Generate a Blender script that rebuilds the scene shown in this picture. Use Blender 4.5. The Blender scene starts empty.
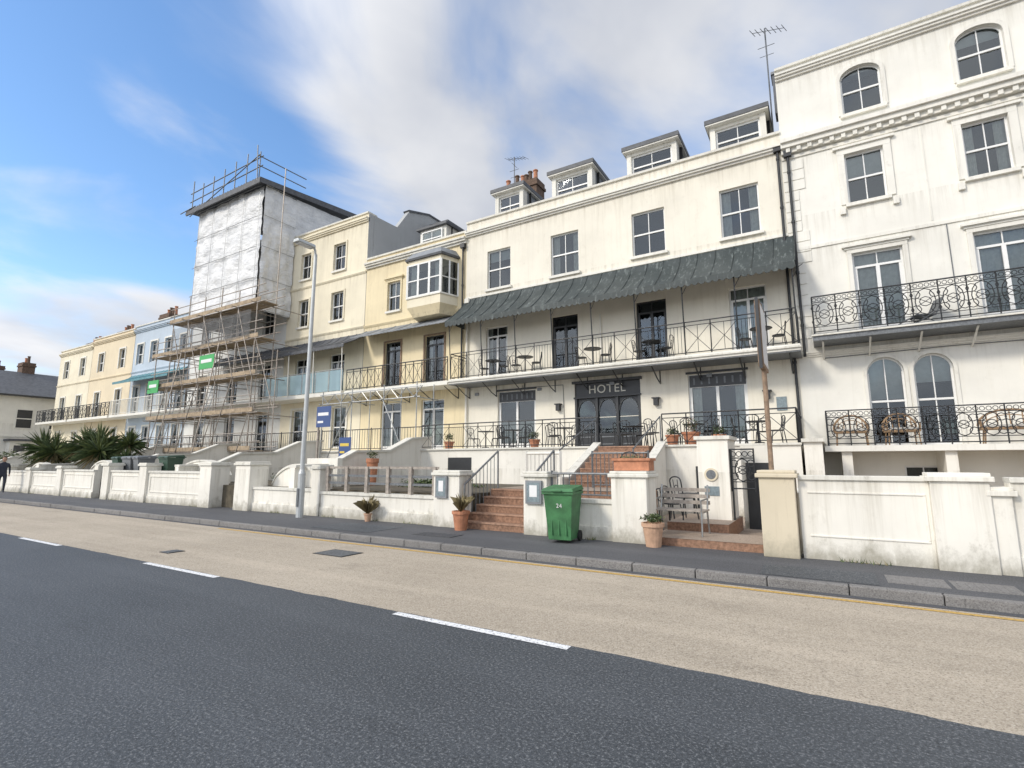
import bpy, math, random
from math import sin, cos, pi, radians
from mathutils import Vector, noise
random.seed(7)
SC=bpy.context.scene
COL=SC.collection
# ------------------------------------------------------------ materials
MATS={}
def newmat(name):
    m=bpy.data.materials.new(name); m.use_nodes=True
    nt=m.node_tree; b=nt.nodes["Principled BSDF"]; MATS[name]=m
    return m,nt,b
def N(nt,t,**k):
    n=nt.nodes.new(t)
    for a,v in k.items(): setattr(n,a,v)
    return n
def noise_tex(nt,scale,detail=4,mapscale=(1,1,1),rough=.6):
    tc=N(nt,"ShaderNodeTexCoord"); mp=N(nt,"ShaderNodeMapping"); mp.inputs["Scale"].default_value=mapscale
    n=N(nt,"ShaderNodeTexNoise"); n.inputs["Scale"].default_value=scale; n.inputs["Detail"].default_value=detail; n.inputs["Roughness"].default_value=rough
    nt.links.new(tc.outputs["Object"],mp.inputs[0]); nt.links.new(mp.outputs[0],n.inputs["Vector"])
    return n
def ramp(nt,src,p0,p1,c0,c1):
    r=N(nt,"ShaderNodeValToRGB"); e=r.color_ramp.elements
    e[0].position=p0; e[1].position=p1; e[0].color=(*c0,1); e[1].color=(*c1,1)
    nt.links.new(src,r.inputs[0]); return r
def mixc(nt,fac,a,b,mode="MIX"):
    m=N(nt,"ShaderNodeMix",data_type="RGBA",blend_type=mode)
    if isinstance(fac,(int,float)): m.inputs[0].default_value=fac
    else: nt.links.new(fac,m.inputs[0])
    for i,v in ((6,a),(7,b)):
        if isinstance(v,tuple): m.inputs[i].default_value=(*v,1)
        else: nt.links.new(v,m.inputs[i])
    return m.outputs[2]
def math_(nt,op,a,b_=None,clamp=False):
    n=N(nt,"ShaderNodeMath",operation=op); n.use_clamp=clamp
    for i,v in enumerate((a,b_)):
        if v is None: continue
        if isinstance(v,(int,float)): n.inputs[i].default_value=v
        else: nt.links.new(v,n.inputs[i])
    return n.outputs[0]
def bump(nt,b,src,strength,dist=.02):
    bp=N(nt,"ShaderNodeBump"); bp.inputs["Strength"].default_value=strength; bp.inputs["Distance"].default_value=dist
    nt.links.new(src,bp.inputs["Height"]); nt.links.new(bp.outputs[0],b.inputs["Normal"])
def render_mat(name,col,stain=(.45,.42,.34),amt=.35,rough=.75,base=None,bands=()):
    """painted stucco: blotches, rain streaks below ledges (bands = ledge heights), algae at the foot"""
    m,nt,b=newmat(name)
    n1=noise_tex(nt,.55,4); n2=noise_tex(nt,1.0,4,(6,6,.30),.7)
    dark=tuple(c*.88 for c in col)
    c=ramp(nt,n1.outputs[0],.35,.65,dark,col).outputs[0]
    r2=ramp(nt,n2.outputs[0],.52,.78,(0,0,0),(amt*.8,)*3)
    c=mixc(nt,r2.outputs[0],c,tuple(stain))
    n4=noise_tex(nt,3.5,6,(1,1,.6),.75)
    r4=ramp(nt,n4.outputs[0],.57,.71,(0,0,0),(amt*.6,)*3)
    c=mixc(nt,r4.outputs[0],c,tuple(s*.8 for s in stain))
    if base or bands:
        tc=N(nt,"ShaderNodeTexCoord"); s=N(nt,"ShaderNodeSeparateXYZ"); nt.links.new(tc.outputs["Object"],s.inputs[0])
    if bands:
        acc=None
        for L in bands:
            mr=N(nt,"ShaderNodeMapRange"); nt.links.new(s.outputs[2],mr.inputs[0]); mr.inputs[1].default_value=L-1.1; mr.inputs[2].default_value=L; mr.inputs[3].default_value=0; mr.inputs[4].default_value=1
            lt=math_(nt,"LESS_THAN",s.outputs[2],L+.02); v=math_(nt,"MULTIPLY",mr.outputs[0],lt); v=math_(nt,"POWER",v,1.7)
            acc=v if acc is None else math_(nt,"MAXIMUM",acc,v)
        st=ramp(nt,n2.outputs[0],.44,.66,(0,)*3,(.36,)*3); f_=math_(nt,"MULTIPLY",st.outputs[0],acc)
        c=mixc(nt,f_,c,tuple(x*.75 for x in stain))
    if base:
        ad=N(nt,"ShaderNodeMath",operation="MULTIPLY_ADD"); nt.links.new(n4.outputs[0],ad.inputs[0]); ad.inputs[1].default_value=-.9; nt.links.new(s.outputs[2],ad.inputs[2])
        mr=N(nt,"ShaderNodeMapRange"); nt.links.new(ad.outputs[0],mr.inputs[0]); mr.inputs[1].default_value=base[0]-.45; mr.inputs[2].default_value=base[1]-.45; mr.inputs[3].default_value=.7; mr.inputs[4].default_value=0
        c=mixc(nt,mr.outputs[0],c,(.24,.22,.16))
    nt.links.new(c,b.inputs["Base Color"]); b.inputs["Roughness"].default_value=rough
    bump(nt,b,n4.outputs[0],.22,.02)
    return m
def plain(name,col,rough=.5,metal=0,var=.12,scale=6,spec=None):
    m,nt,b=newmat(name)
    n=noise_tex(nt,scale,4)
    c=ramp(nt,n.outputs[0],.3,.7,tuple(x*(1-var) for x in col),tuple(min(1,x*(1+var)) for x in col)).outputs[0]
    nt.links.new(c,b.inputs["Base Color"]); b.inputs["Roughness"].default_value=rough; b.inputs["Metallic"].default_value=metal
    return m
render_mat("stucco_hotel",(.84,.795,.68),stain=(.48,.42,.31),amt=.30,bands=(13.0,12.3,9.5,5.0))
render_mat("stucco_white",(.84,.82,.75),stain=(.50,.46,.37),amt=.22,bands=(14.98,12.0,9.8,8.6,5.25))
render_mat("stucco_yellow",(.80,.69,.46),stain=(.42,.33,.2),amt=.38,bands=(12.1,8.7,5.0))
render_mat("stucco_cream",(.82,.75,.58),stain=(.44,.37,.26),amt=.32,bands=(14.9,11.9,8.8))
render_mat("stucco_blue",(.50,.58,.66),stain=(.3,.32,.33),amt=.25)
render_mat("stucco_pale",(.74,.74,.71),amt=.25)
render_mat("stucco_buff",(.78,.67,.48),stain=(.4,.32,.2),amt=.3)
render_mat("stucco_grey",(.42,.43,.43),stain=(.25,.25,.24),amt=.4)
render_mat("wall_white",(.84,.81,.73),stain=(.40,.36,.27),amt=.42,base=(.12,.42),bands=(1.38,))
render_mat("pier_buff",(.68,.60,.45),stain=(.28,.23,.16),amt=.6,base=(.12,.5))
render_mat("coping",(.73,.71,.64),stain=(.22,.20,.15),amt=.65)
render_mat("trim",(.81,.79,.72),stain=(.33,.30,.24),amt=.45)
plain("frame_white",(.78,.78,.76),.4,var=.06)
plain("frame_dark",(.03,.032,.035),.4)
plain("iron",(.035,.037,.04),.5,.2,var=.3,scale=20)
plain("iron_grey",(.16,.17,.18),.5,.3,var=.3,scale=20)
plain("slate",(.09,.095,.105),.6,var=.3,scale=4)
plain("lead",(.22,.235,.25),.55,var=.2,scale=3)
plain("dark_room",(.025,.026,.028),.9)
plain("curtain",(.62,.60,.55),.9,var=.15,scale=8)
plain("blind",(.5,.5,.48),.9,var=.1)
plain("brick",(.27,.155,.10),.85,var=.4,scale=18)
plain("step_tile",(.36,.22,.15),.8,var=.3,scale=10)
plain("chimney_brick",(.13,.085,.06),.9,var=.45,scale=10)
plain("terracotta",(.46,.20,.11),.75,var=.25,scale=9)
plain("potrim",(.52,.33,.22),.75,var=.2,scale=9)
plain("wood",(.27,.19,.13),.8,var=.3,scale=12)
plain("wood_grey",(.34,.30,.26),.8,var=.3,scale=12)
plain("board",(.36,.28,.19),.85,var=.35,scale=5)
plain("galv",(.36,.37,.37),.4,.7,var=.25,scale=15)
plain("scaff",(.34,.30,.26),.5,.4,var=.35,scale=9)
plain("lamp_grey",(.50,.52,.52),.45,.3,var=.08)
plain("bin_green",(.05,.17,.065),.55,var=.35,scale=4)
plain("bin_dark",(.03,.07,.045),.45,var=.15)
plain("bin_grey",(.16,.17,.18),.45,var=.15)
plain("rubber",(.02,.02,.02),.8)
plain("wicker",(.32,.21,.12),.8,var=.35,scale=25)
plain("sign_green",(.05,.38,.10),.5,var=.05)
plain("sign_blue",(.04,.08,.22),.5,var=.05)
plain("sign_yellow",(.65,.48,.08),.5,var=.05)
plain("sign_white",(.75,.75,.75),.5,var=.05)
plain("teal",(.10,.25,.29),.6,var=.25,scale=4)
plain("soil",(.10,.085,.06),.95,var=.4,scale=5)
plain("leaf",(.055,.085,.03),.6,var=.5,scale=7)
plain("leaf_light",(.11,.14,.045),.6,var=.4,scale=7)
plain("leaf_red",(.22,.06,.04),.6,var=.4,scale=12)
plain("leaf_dry",(.22,.18,.09),.8,var=.4,scale=7)
plain("skin",(.45,.28,.2),.6)
plain("cloth_dark",(.03,.035,.05),.85)
plain("hair",(.04,.025,.015),.8)
plain("gold",(.62,.60,.52),.4,var=.05)
plain("notice",(.20,.25,.27),.3,var=.25,scale=22)
# glass
m,nt,b=newmat("glass")
out=nt.nodes["Material Output"]; tr=N(nt,"ShaderNodeBsdfTransparent"); tr.inputs[0].default_value=(.70,.76,.76,1)
gl=N(nt,"ShaderNodeBsdfGlossy"); gl.inputs["Roughness"].default_value=.03; gl.inputs[0].default_value=(.8,.86,.9,1)
fr=N(nt,"ShaderNodeFresnel"); fr.inputs[0].default_value=1.7
ad=N(nt,"ShaderNodeMath",operation="ADD"); ad.inputs[1].default_value=.03; nt.links.new(fr.outputs[0],ad.inputs[0])
mx=N(nt,"ShaderNodeMixShader"); nt.links.new(ad.outputs[0],mx.inputs[0]); nt.links.new(tr.outputs[0],mx.inputs[1]); nt.links.new(gl.outputs[0],mx.inputs[2])
nb=noise_tex(nt,1.5,1); bp=N(nt,"ShaderNodeBump"); bp.inputs["Strength"].default_value=.12; bp.inputs["Distance"].default_value=.03
nt.links.new(nb.outputs[0],bp.inputs["Height"]); nt.links.new(bp.outputs[0],gl.inputs["Normal"]); nt.links.new(mx.outputs[0],out.inputs[0])
m,nt,b=newmat("glass_blue")
out=nt.nodes["Material Output"]; tr=N(nt,"ShaderNodeBsdfTransparent"); tr.inputs[0].default_value=(.7,.82,.86,1)
df=N(nt,"ShaderNodeBsdfPrincipled"); df.inputs["Base Color"].default_value=(.42,.55,.60,1); df.inputs["Roughness"].default_value=.1
mx=N(nt,"ShaderNodeMixShader"); mx.inputs[0].default_value=.5; nt.links.new(tr.outputs[0],mx.inputs[1]); nt.links.new(df.outputs[0],mx.inputs[2]); nt.links.new(mx.outputs[0],out.inputs[0])
# canopy metal: near-black grey-green with faint peeling streaks
m,nt,b=newmat("canopy_metal")
n1=noise_tex(nt,3.0,6,(3.0,.7,.7),.75); n2=noise_tex(nt,1,3)
c=ramp(nt,n2.outputs[0],.3,.7,(.024,.034,.034),(.05,.062,.062)).outputs[0]
r=ramp(nt,n1.outputs[0],.54,.68,(0,0,0),(.62,.62,.62))
c=mixc(nt,r.outputs[0],c,(.25,.285,.275)); nt.links.new(c,b.inputs["Base Color"]); b.inputs["Roughness"].default_value=.6
bump(nt,b,n1.outputs[0],.4,.02)
def ground_mat(name,c0,c1,speck,sa,rough,patch=.5,crack=0,bd=.01,fs=55,streak=.35):
    m,nt,b=newmat(name)
    a=noise_tex(nt,.35,4); f=noise_tex(nt,fs,2,rough=.9); g=noise_tex(nt,9,4,rough=.8)
    c=ramp(nt,a.outputs[0],.35,.68,c0,c1).outputs[0]
    s=noise_tex(nt,.8,3,(.10,2.2,1)); r4=ramp(nt,s.outputs[0],.45,.75,(0,0,0),(streak,)*3); c=mixc(nt,r4.outputs[0],c,tuple(min(1,x*1.45) for x in c1))
    r3=ramp(nt,g.outputs[0],.5,.75,(0,0,0),(patch,)*3); c=mixc(nt,r3.outputs[0],c,tuple(x*.62 for x in c0))
    st=noise_tex(nt,1.1,5,(.6,1.3,1),.7); r5=ramp(nt,st.outputs[0],.58,.70,(0,0,0),(patch*.9,)*3); c=mixc(nt,r5.outputs[0],c,tuple(x*.62 for x in c0))
    r=ramp(nt,f.outputs[0],.54,.66,(0,0,0),(sa,)*3); c=mixc(nt,r.outputs[0],c,speck)
    r2=ramp(nt,f.outputs[0],.34,.46,(.75,)*3,(0,0,0)); c=mixc(nt,r2.outputs[0],c,tuple(x*.4 for x in c0))
    if crack:
        tc=N(nt,"ShaderNodeTexCoord"); v=N(nt,"ShaderNodeTexVoronoi",feature="DISTANCE_TO_EDGE"); v.inputs["Scale"].default_value=.16
        ns=noise_tex(nt,1.6,4); va=N(nt,"ShaderNodeVectorMath",operation="MULTIPLY_ADD"); va.inputs[1].default_value=(.9,.9,0)
        nt.links.new(ns.outputs["Color"],va.inputs[0]); nt.links.new(tc.outputs["Object"],va.inputs[2]); nt.links.new(va.outputs[0],v.inputs["Vector"])
        rc=ramp(nt,v.outputs["Distance"],.0,.003,(crack,)*3,(0,0,0)); c=mixc(nt,rc.outputs[0],c,tuple(x*.5 for x in c0))
    nt.links.new(c,b.inputs["Base Color"]); b.inputs["Roughness"].default_value=rough
    bump(nt,b,f.outputs[0],.7,bd); return m
ground_mat("asphalt",(.044,.052,.061),(.066,.074,.084),(.24,.25,.26),.7,.65,.45,fs=48,bd=.012)
ground_mat("lane",(.37,.315,.245),(.47,.405,.32),(.62,.57,.48),.6,.85,.45,.25,fs=60)
ground_mat("pave",(.068,.070,.076),(.098,.10,.106),(.2,.2,.21),.6,.85,.5)
ground_mat("kerb",(.16,.155,.15),(.24,.23,.22),(.36,.35,.33),.4,.85,.6)
ground_mat("land",(.13,.12,.10),(.18,.17,.14),(.25,.24,.2),.3,.95,.5)
ground_mat("paving",(.30,.24,.19),(.42,.33,.26),(.5,.42,.34),.3,.85,.5)
def paintline(name,col):
    m,nt,b=newmat(name); n=noise_tex(nt,28,4,rough=.8)
    c=ramp(nt,n.outputs[0],.40,.50,tuple(x*.45 for x in col),col).outputs[0]
    nt.links.new(c,b.inputs["Base Color"]); b.inputs["Roughness"].default_value=.7
paintline("line_white",(.80,.81,.82)); paintline("line_yellow",(.58,.37,.10))
m,nt,b=newmat("sheeting")
n1=noise_tex(nt,1.3,5); c=ramp(nt,n1.outputs[0],.3,.7,(.62,.63,.64),(.82,.82,.81)).outputs[0]
nt.links.new(c,b.inputs["Base Color"]); b.inputs["Roughness"].default_value=.45
bump(nt,b,noise_tex(nt,2.5,4,(1,1,2)).outputs[0],.8,.12)
m,nt,b=newmat("netting")
b.inputs["Alpha"].default_value=.4; b.inputs["Base Color"].default_value=(.13,.13,.13,1)

# ------------------------------------------------------------ mesh builder
class B:
    def __init__(s): s.v=[];s.f=[];s.m=[];s.names=[]
    def mi(s,mat):
        if mat not in s.names: s.names.append(mat)
        return s.names.index(mat)
    def add(s,vs,fs,mat):
        o=len(s.v); s.v+= [tuple(v) for v in vs]; i=s.mi(mat)
        for f in fs: s.f.append([o+k for k in f]); s.m.append(i)
    def box(s,x0,x1,y0,y1,z0,z1,mat):
        s.add([(x0,y0,z0),(x1,y0,z0),(x1,y1,z0),(x0,y1,z0),(x0,y0,z1),(x1,y0,z1),(x1,y1,z1),(x0,y1,z1)],
              [(0,3,2,1),(4,5,6,7),(0,1,5,4),(1,2,6,5),(2,3,7,6),(3,0,4,7)],mat)
    def quad(s,a,b,c,d,mat): s.add([a,b,c,d],[(0,1,2,3)],mat)
    def cyl(s,p0,p1,r,mat,n=6,r1=None):
        p0=Vector(p0);p1=Vector(p1);d=p1-p0
        if d.length<1e-6: return
        r1=r if r1 is None else r1
        u=d.orthogonal().normalized(); w=d.normalized().cross(u); vs=[]
        for p,rr in((p0,r),(p1,r1)):
            for i in range(n):
                t=2*pi*(i+.5)/n; vs.append(p+u*cos(t)*rr+w*sin(t)*rr)
        fs=[(i,(i+1)%n,n+(i+1)%n,n+i) for i in range(n)]+[tuple(range(n))[::-1],tuple(range(n,2*n))]
        s.add(vs,fs,mat)
    def path(s,pts,r,mat,n=4):
        for a,b in zip(pts,pts[1:]): s.cyl(a,b,r,mat,n)
    def ring(s,c,R,r,mat,n=12,a0=0,a1=2*pi,sx=1):
        s.path([(c[0]+cos(a0+(a1-a0)*i/n)*R*sx,c[1],c[2]+sin(a0+(a1-a0)*i/n)*R) for i in range(n+1)],r,mat,4)
    def prism(s,poly,y0,y1,mat):   # poly in xz
        n=len(poly); vs=[(x,y0,z) for x,z in poly]+[(x,y1,z) for x,z in poly]
        s.add(vs,[tuple(range(n)),tuple(range(2*n-1,n-1,-1))]+[(i,n+i,n+(i+1)%n,(i+1)%n) for i in range(n)],mat)
    def prismx(s,poly,x0,x1,mat):  # poly in yz
        n=len(poly); vs=[(x0,y,z) for y,z in poly]+[(x1,y,z) for y,z in poly]
        s.add(vs,[tuple(range(n)),tuple(range(2*n-1,n-1,-1))]+[(i,n+i,n+(i+1)%n,(i+1)%n) for i in range(n)],mat)
    def lathe(s,c,prof,mat,n=16):
        vs=[];k=len(prof)
        for i in range(n):
            t=2*pi*i/n
            for r,z in prof: vs.append((c[0]+cos(t)*r,c[1]+sin(t)*r,c[2]+z))
        s.add(vs,[(i*k+j,((i+1)%n)*k+j,((i+1)%n)*k+j+1,i*k+j+1) for i in range(n) for j in range(k-1)],mat)
    def obj(s,name,parent=None,loc=(0,0,0),rz=0,bevel=0,smooth=False):
        me=bpy.data.meshes.new(name); me.from_pydata(s.v,[],s.f)
        for n in s.names: me.materials.append(MATS[n])
        me.polygons.foreach_set("material_index",s.m)
        if smooth: me.polygons.foreach_set("use_smooth",[True]*len(s.f))
        me.update(); o=bpy.data.objects.new(name,me); COL.objects.link(o)
        if parent: o.parent=parent; o.location=Vector(loc)-parent.location
        else: o.location=loc
        o.rotation_euler[2]=rz
        if bevel:
            md=o.modifiers.new("bevel","BEVEL"); md.width=bevel; md.segments=2; md.limit_method="ANGLE"
        return o
def empty(name,loc=(0,0,0),rz=0):
    e=bpy.data.objects.new(name,None); COL.objects.link(e); e.location=loc; e.rotation_euler[2]=rz; e.empty_display_size=.3; return e
def inst(src,name,loc,rz=0,sc=1):
    o=bpy.data.objects.new(name,src.data); COL.objects.link(o); o.location=loc; o.rotation_euler[2]=rz; o.scale=(sc,)*3
    return o
def textobj(body,name,parent,loc,size,mat,depth=.01,rot=(pi/2,0,0)):
    t=bpy.data.curves.new(name,"FONT"); t.body=body; t.size=size; t.align_x="CENTER"; t.align_y="CENTER"; t.extrude=depth; t.space_character=1.1
    t.materials.append(MATS[mat]); o=bpy.data.objects.new(name,t); COL.objects.link(o); o.rotation_euler=rot
    if parent: o.parent=parent; o.location=Vector(loc)-parent.location
    else: o.location=loc
    return o

class House:
    def __init__(s,name,x0,x1,y=19,depth=10):
        s.e=empty(name,((x0+x1)/2,y,0)); s.x0,s.x1,s.y,s.d=x0,x1,y,depth; s.p={}
    def __getitem__(s,k):
        if k not in s.p: s.p[k]=B()
        return s.p[k]
    def finish(s):
        for k,b in s.p.items(): b.obj(k,s.e)
def archpts(xa,xb,zs,zt,n=12):
    cx=(xa+xb)/2; rx=(xb-xa)/2; rz=zt-zs
    return [(cx-cos(pi*i/n)*rx, zs+sin(pi*i/n)*rz) for i in range(n+1)]
def facade(H,x0,x1,z0,z1,ops,mat,y=None,dep=.2):
    y=H.y if y is None else y; b=H["walls"]
    xs=sorted(set([x0,x1]+[o[0] for o in ops]+[o[1] for o in ops])); zs=sorted(set([z0,z1]+[o[2] for o in ops]+[o[3] for o in ops]))
    for i in range(len(xs)-1):
        for j in range(len(zs)-1):
            cx=(xs[i]+xs[i+1])/2; cz=(zs[j]+zs[j+1])/2
            if any(o[0]<cx<o[1] and o[2]<cz<o[3] for o in ops): continue
            b.quad((xs[i],y,zs[j]),(xs[i+1],y,zs[j]),(xs[i+1],y,zs[j+1]),(xs[i],y,zs[j+1]),mat)
    for o in ops:
        xa,xb,za,zb=o[:4]; rise=o[4] if len(o)>4 else 0; zs_=zb-rise; Y=y+dep
        b.quad((xa,y,za),(xa,Y,za),(xa,Y,zs_),(xa,y,zs_),mat); b.quad((xb,Y,za),(xb,y,za),(xb,y,zs_),(xb,Y,zs_),mat)
        b.quad((xa,y,za),(xb,y,za),(xb,Y,za),(xa,Y,za),mat)
        if rise:
            pts=archpts(xa,xb,zs_,zb)
            for p,q in zip(pts,pts[1:]):
                b.quad((p[0],y,p[1]),(q[0],y,q[1]),(q[0],y,zb),(p[0],y,zb),mat); b.quad((p[0],y,p[1]),(p[0],Y,p[1]),(q[0],Y,q[1]),(q[0],y,q[1]),mat)
        else: b.quad((xa,Y,zb),(xb,Y,zb),(xb,y,zb),(xa,y,zb),mat)
def window(H,o,kind="sash",fm="frame_white",cur=None,y=None,dep=.2,ft=.055):
    y=H.y if y is None else y; b=H["windows"]
    xa,xb,za,zb=o[:4]; rise=o[4] if len(o)>4 else 0; zs=zb-rise; yg=y+dep-.06
    top=archpts(xa,xb,zs,zb) if rise else [(xa,zb),(xb,zb)]
    zm=za+(zb-za)*.5
    poly=[(xb,za),(xa,za)]+top
    tl=random.uniform(-.012,.012); tv=random.uniform(-.012,.012); hw=(xb-xa)/2; xc=(xa+xb)/2
    b.add([(p[0],yg+tl*(p[0]-xc)/hw+tv*(p[1]-zm),p[1]) for p in poly],[tuple(range(len(poly)))[::-1]],"glass")
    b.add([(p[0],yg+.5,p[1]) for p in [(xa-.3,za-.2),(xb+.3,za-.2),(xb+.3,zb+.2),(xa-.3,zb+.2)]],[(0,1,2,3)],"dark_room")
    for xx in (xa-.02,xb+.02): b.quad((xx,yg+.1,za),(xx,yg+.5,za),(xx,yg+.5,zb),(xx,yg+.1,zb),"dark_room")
    y0,y1=yg-.035,yg+.03
    b.box(xa,xa+ft,y0,y1,za,zs,fm); b.box(xb-ft,xb,y0,y1,za,zs,fm); b.box(xa+ft,xb-ft,y0,y1,za,za+ft*1.3,fm)
    if rise:
        for p,q in zip(top,top[1:]): b.cyl((p[0],yg,p[1]-.01),(q[0],yg,q[1]-.01),ft*.7,fm,4)
    else: b.box(xa+ft,xb-ft,y0,y1,zb-ft,zb,fm)
    cx=(xa+xb)/2
    if kind=="sash":
        b.box(xa+ft,xb-ft,y0-.01,y1,zm-.03,zm+.03,fm)
        if xb-xa>.8: b.box(cx-.014,cx+.014,y0+.01,y1-.01,za+ft*1.3,zb-ft if not rise else zb-.02,fm)
    elif kind=="french":
        zt=zb-.45 if zb-za>2 else zb-.3
        b.box(xa+ft,xb-ft,y0-.01,y1,zt-.035,zt+.035,fm); b.box(cx-.05,cx+.05,y0-.012,y1,za,zt,fm)
        b.box(xa+ft,xa+ft+.06,y0,y1,za,zt,fm); b.box(xb-ft-.06,xb-ft,y0,y1,za,zt,fm)
        b.box(xa+ft,xb-ft,y0+.004,y1-.004,za,za+.3,fm)
        b.box(cx-.014,cx+.014,y0+.01,y1-.01,zt,zb-ft,fm)
    yc=yg+.1
    if cur is None: cur=random.choice(["none","sides","blind","sides","none","half"])
    if cur=="sides":
        w=(xb-xa)*random.uniform(.18,.28)
        for s0,s1 in((xa,xa+w),(xb-w,xb)):
            n=6
            for i in range(n):
                u0=s0+(s1-s0)*i/n;u1=s0+(s1-s0)*(i+1)/n; dy0=.03*(i%2); dy1=.03*((i+1)%2)
                b.quad((u0,yc+dy0,za),(u1,yc+dy1,za),(u1,yc+dy1,zb-.02),(u0,yc+dy0,zb-.02),"curtain")
    elif cur=="blind":
        zz=zb-(zb-za)*random.uniform(.25,.5); b.quad((xa,yc,zz),(xb,yc,zz),(xb,yc,zb),(xa,yc,zb),"blind")
    elif cur=="half":
        b.quad((xa,yc,za),(xb,yc,za),(xb,yc,zm),(xa,yc,zm),"curtain")
    elif cur=="full":
        n=14
        for i in range(n):
            u0=xa+(xb-xa)*i/n;u1=xa+(xb-xa)*(i+1)/n
            b.quad((u0,yc+.03*(i%2),za),(u1,yc+.03*((i+1)%2),za),(u1,yc+.03*((i+1)%2),zb-.02),(u0,yc+.03*(i%2),zb-.02),"curtain")
def sill(H,o,mat="trim",y=None):
    y=H.y if y is None else y; H["trim"].box(o[0]-.08,o[1]+.08,y-.11,y+.1,o[2]-.11,o[2]-.002,mat)
def surround(H,o,mat="trim",w=.14,y=None,head=True,p=.05):
    y=H.y if y is None else y; b=H["trim"]; xa,xb,za,zb=o[:4]; rise=o[4] if len(o)>4 else 0; zs=zb-rise
    b.box(xa-w,xa-.003,y-p,y+.02,za,zs,mat); b.box(xb+.003,xb+w,y-p,y+.02,za,zs,mat)
    if rise:
        n=12
        i1=archpts(xa,xb,zs,zb,n); o1=archpts(xa-w,xb+w,zs,zb+w,n)
        for k in range(n):
            b.prism([i1[k],i1[k+1],o1[k+1],o1[k]],y-p,y+.02,mat)
    else:
        b.box(xa-w,xb+w,y-p-.002,y+.02,zb+.003,zb+w,mat)
        if head:
            b.box(xa-w-.05,xb+w+.05,y-p-.03,y+.02,zb+w,zb+w+.07,mat); b.box(xa-w-.12,xb+w+.12,y-p-.1,y+.02,zb+w+.07,zb+w+.14,mat)
def body(H,z1,mat="stucco_grey",zroof=None,y0=None):
    y=H.y; b=H["walls"]; x0,x1=H.x0,H.x1; ye=y+H.d
    b.quad((x0,y,0),(x0,ye,0),(x0,ye,z1),(x0,y,z1),mat); b.quad((x1,ye,0),(x1,y,0),(x1,y,z1),(x1,ye,z1),mat)
    b.quad((x1,ye,0),(x0,ye,0),(x0,ye,z1),(x1,ye,z1),mat)
    r=H["roof"]; r.box(x0+.02,x1-.02,y+.75,ye-.02,z1-.6,z1-.35,"lead")
def parapet(H,z1,mat,th=.3,mat2="coping"):
    H["walls"].box(H.x0+.004,H.x1-.004,H.y+.25,H.y+.25+th,z1-.9,z1-.002,mat)
    H["trim"].box(H.x0,H.x1,H.y-.08,H.y+.62,z1,z1+.09,mat2)
def cornice(H,z,h,proj,mat="trim",dentils=False,x0=None,x1=None):
    b=H["trim"]; x0=H.x0 if x0 is None else x0; x1=H.x1 if x1 is None else x1; y=H.y
    b.box(x0,x1,y-proj*.4,y+.05,z,z+h*.35,mat); b.box(x0,x1,y-proj*.75,y+.05,z+h*.35,z+h*.7,mat); b.box(x0,x1,y-proj,y+.05,z+h*.7,z+h,mat)
    if dentils:
        x=x0+.15
        while x<x1-.15:
            b.box(x,x+.12,y-proj*.62,y-proj*.4-.002,z+.0,z+h*.35,mat); x+=.32
def rail_x(b,p0,p1,z0,h,pw=.9,mat="iron",r=.012,bars=True):
    p0=Vector((p0[0],p0[1],0));p1=Vector((p1[0],p1[1],0)); L=(p1-p0).length; n=max(1,round(L/pw)); d=(p1-p0)/n
    P=lambda q,z:(q.x,q.y,z)
    b.cyl(P(p0,z0+h),P(p1,z0+h),r*1.9,mat,6); b.cyl(P(p0,z0+.08),P(p1,z0+.08),r*1.3,mat,4); b.cyl(P(p0,z0+h-.13),P(p1,z0+h-.13),r,mat,4)
    for i in range(n+1):
        q=p0+d*i; b.cyl(P(q,z0),P(q,z0+h),r*1.6,mat,4)
    for i in range(n):
        q=p0+d*i; e=q+d; zb=z0+.08; zt=z0+h-.13
        if bars and i%3==2:
            for k in range(1,7): s=q+d*(k/7); b.cyl(P(s,zb),P(s,zt),r*.7,mat,4)
        else:
            b.cyl(P(q,zb),P(e,zt),r*.8,mat,4); b.cyl(P(q,zt),P(e,zb),r*.8,mat,4)
            b.cyl(P(q+d*.5,zb),P(q+d*.5,zt),r*.7,mat,4)
def rail_bars(b,p0,p1,z0,h,step=.12,mat="iron",r=.009,post=1.5):
    p0=Vector((p0[0],p0[1],0));p1=Vector((p1[0],p1[1],0)); L=(p1-p0).length; n=max(1,round(L/step)); d=(p1-p0)/n; P=lambda q,z:(q.x,q.y,z)
    b.cyl(P(p0,z0+h),P(p1,z0+h),r*2,mat,6); b.cyl(P(p0,z0+.08),P(p1,z0+.08),r*1.4,mat,4)
    for i in range(n+1): q=p0+d*i; b.cyl(P(q,z0+.08),P(q,z0+h),r,mat,4)
    m=max(1,round(L/post))
    for i in range(m+1): q=p0+(p1-p0)*(i/m); b.cyl(P(q,z0),P(q,z0+h+.06),r*2.4,mat,4)
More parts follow.
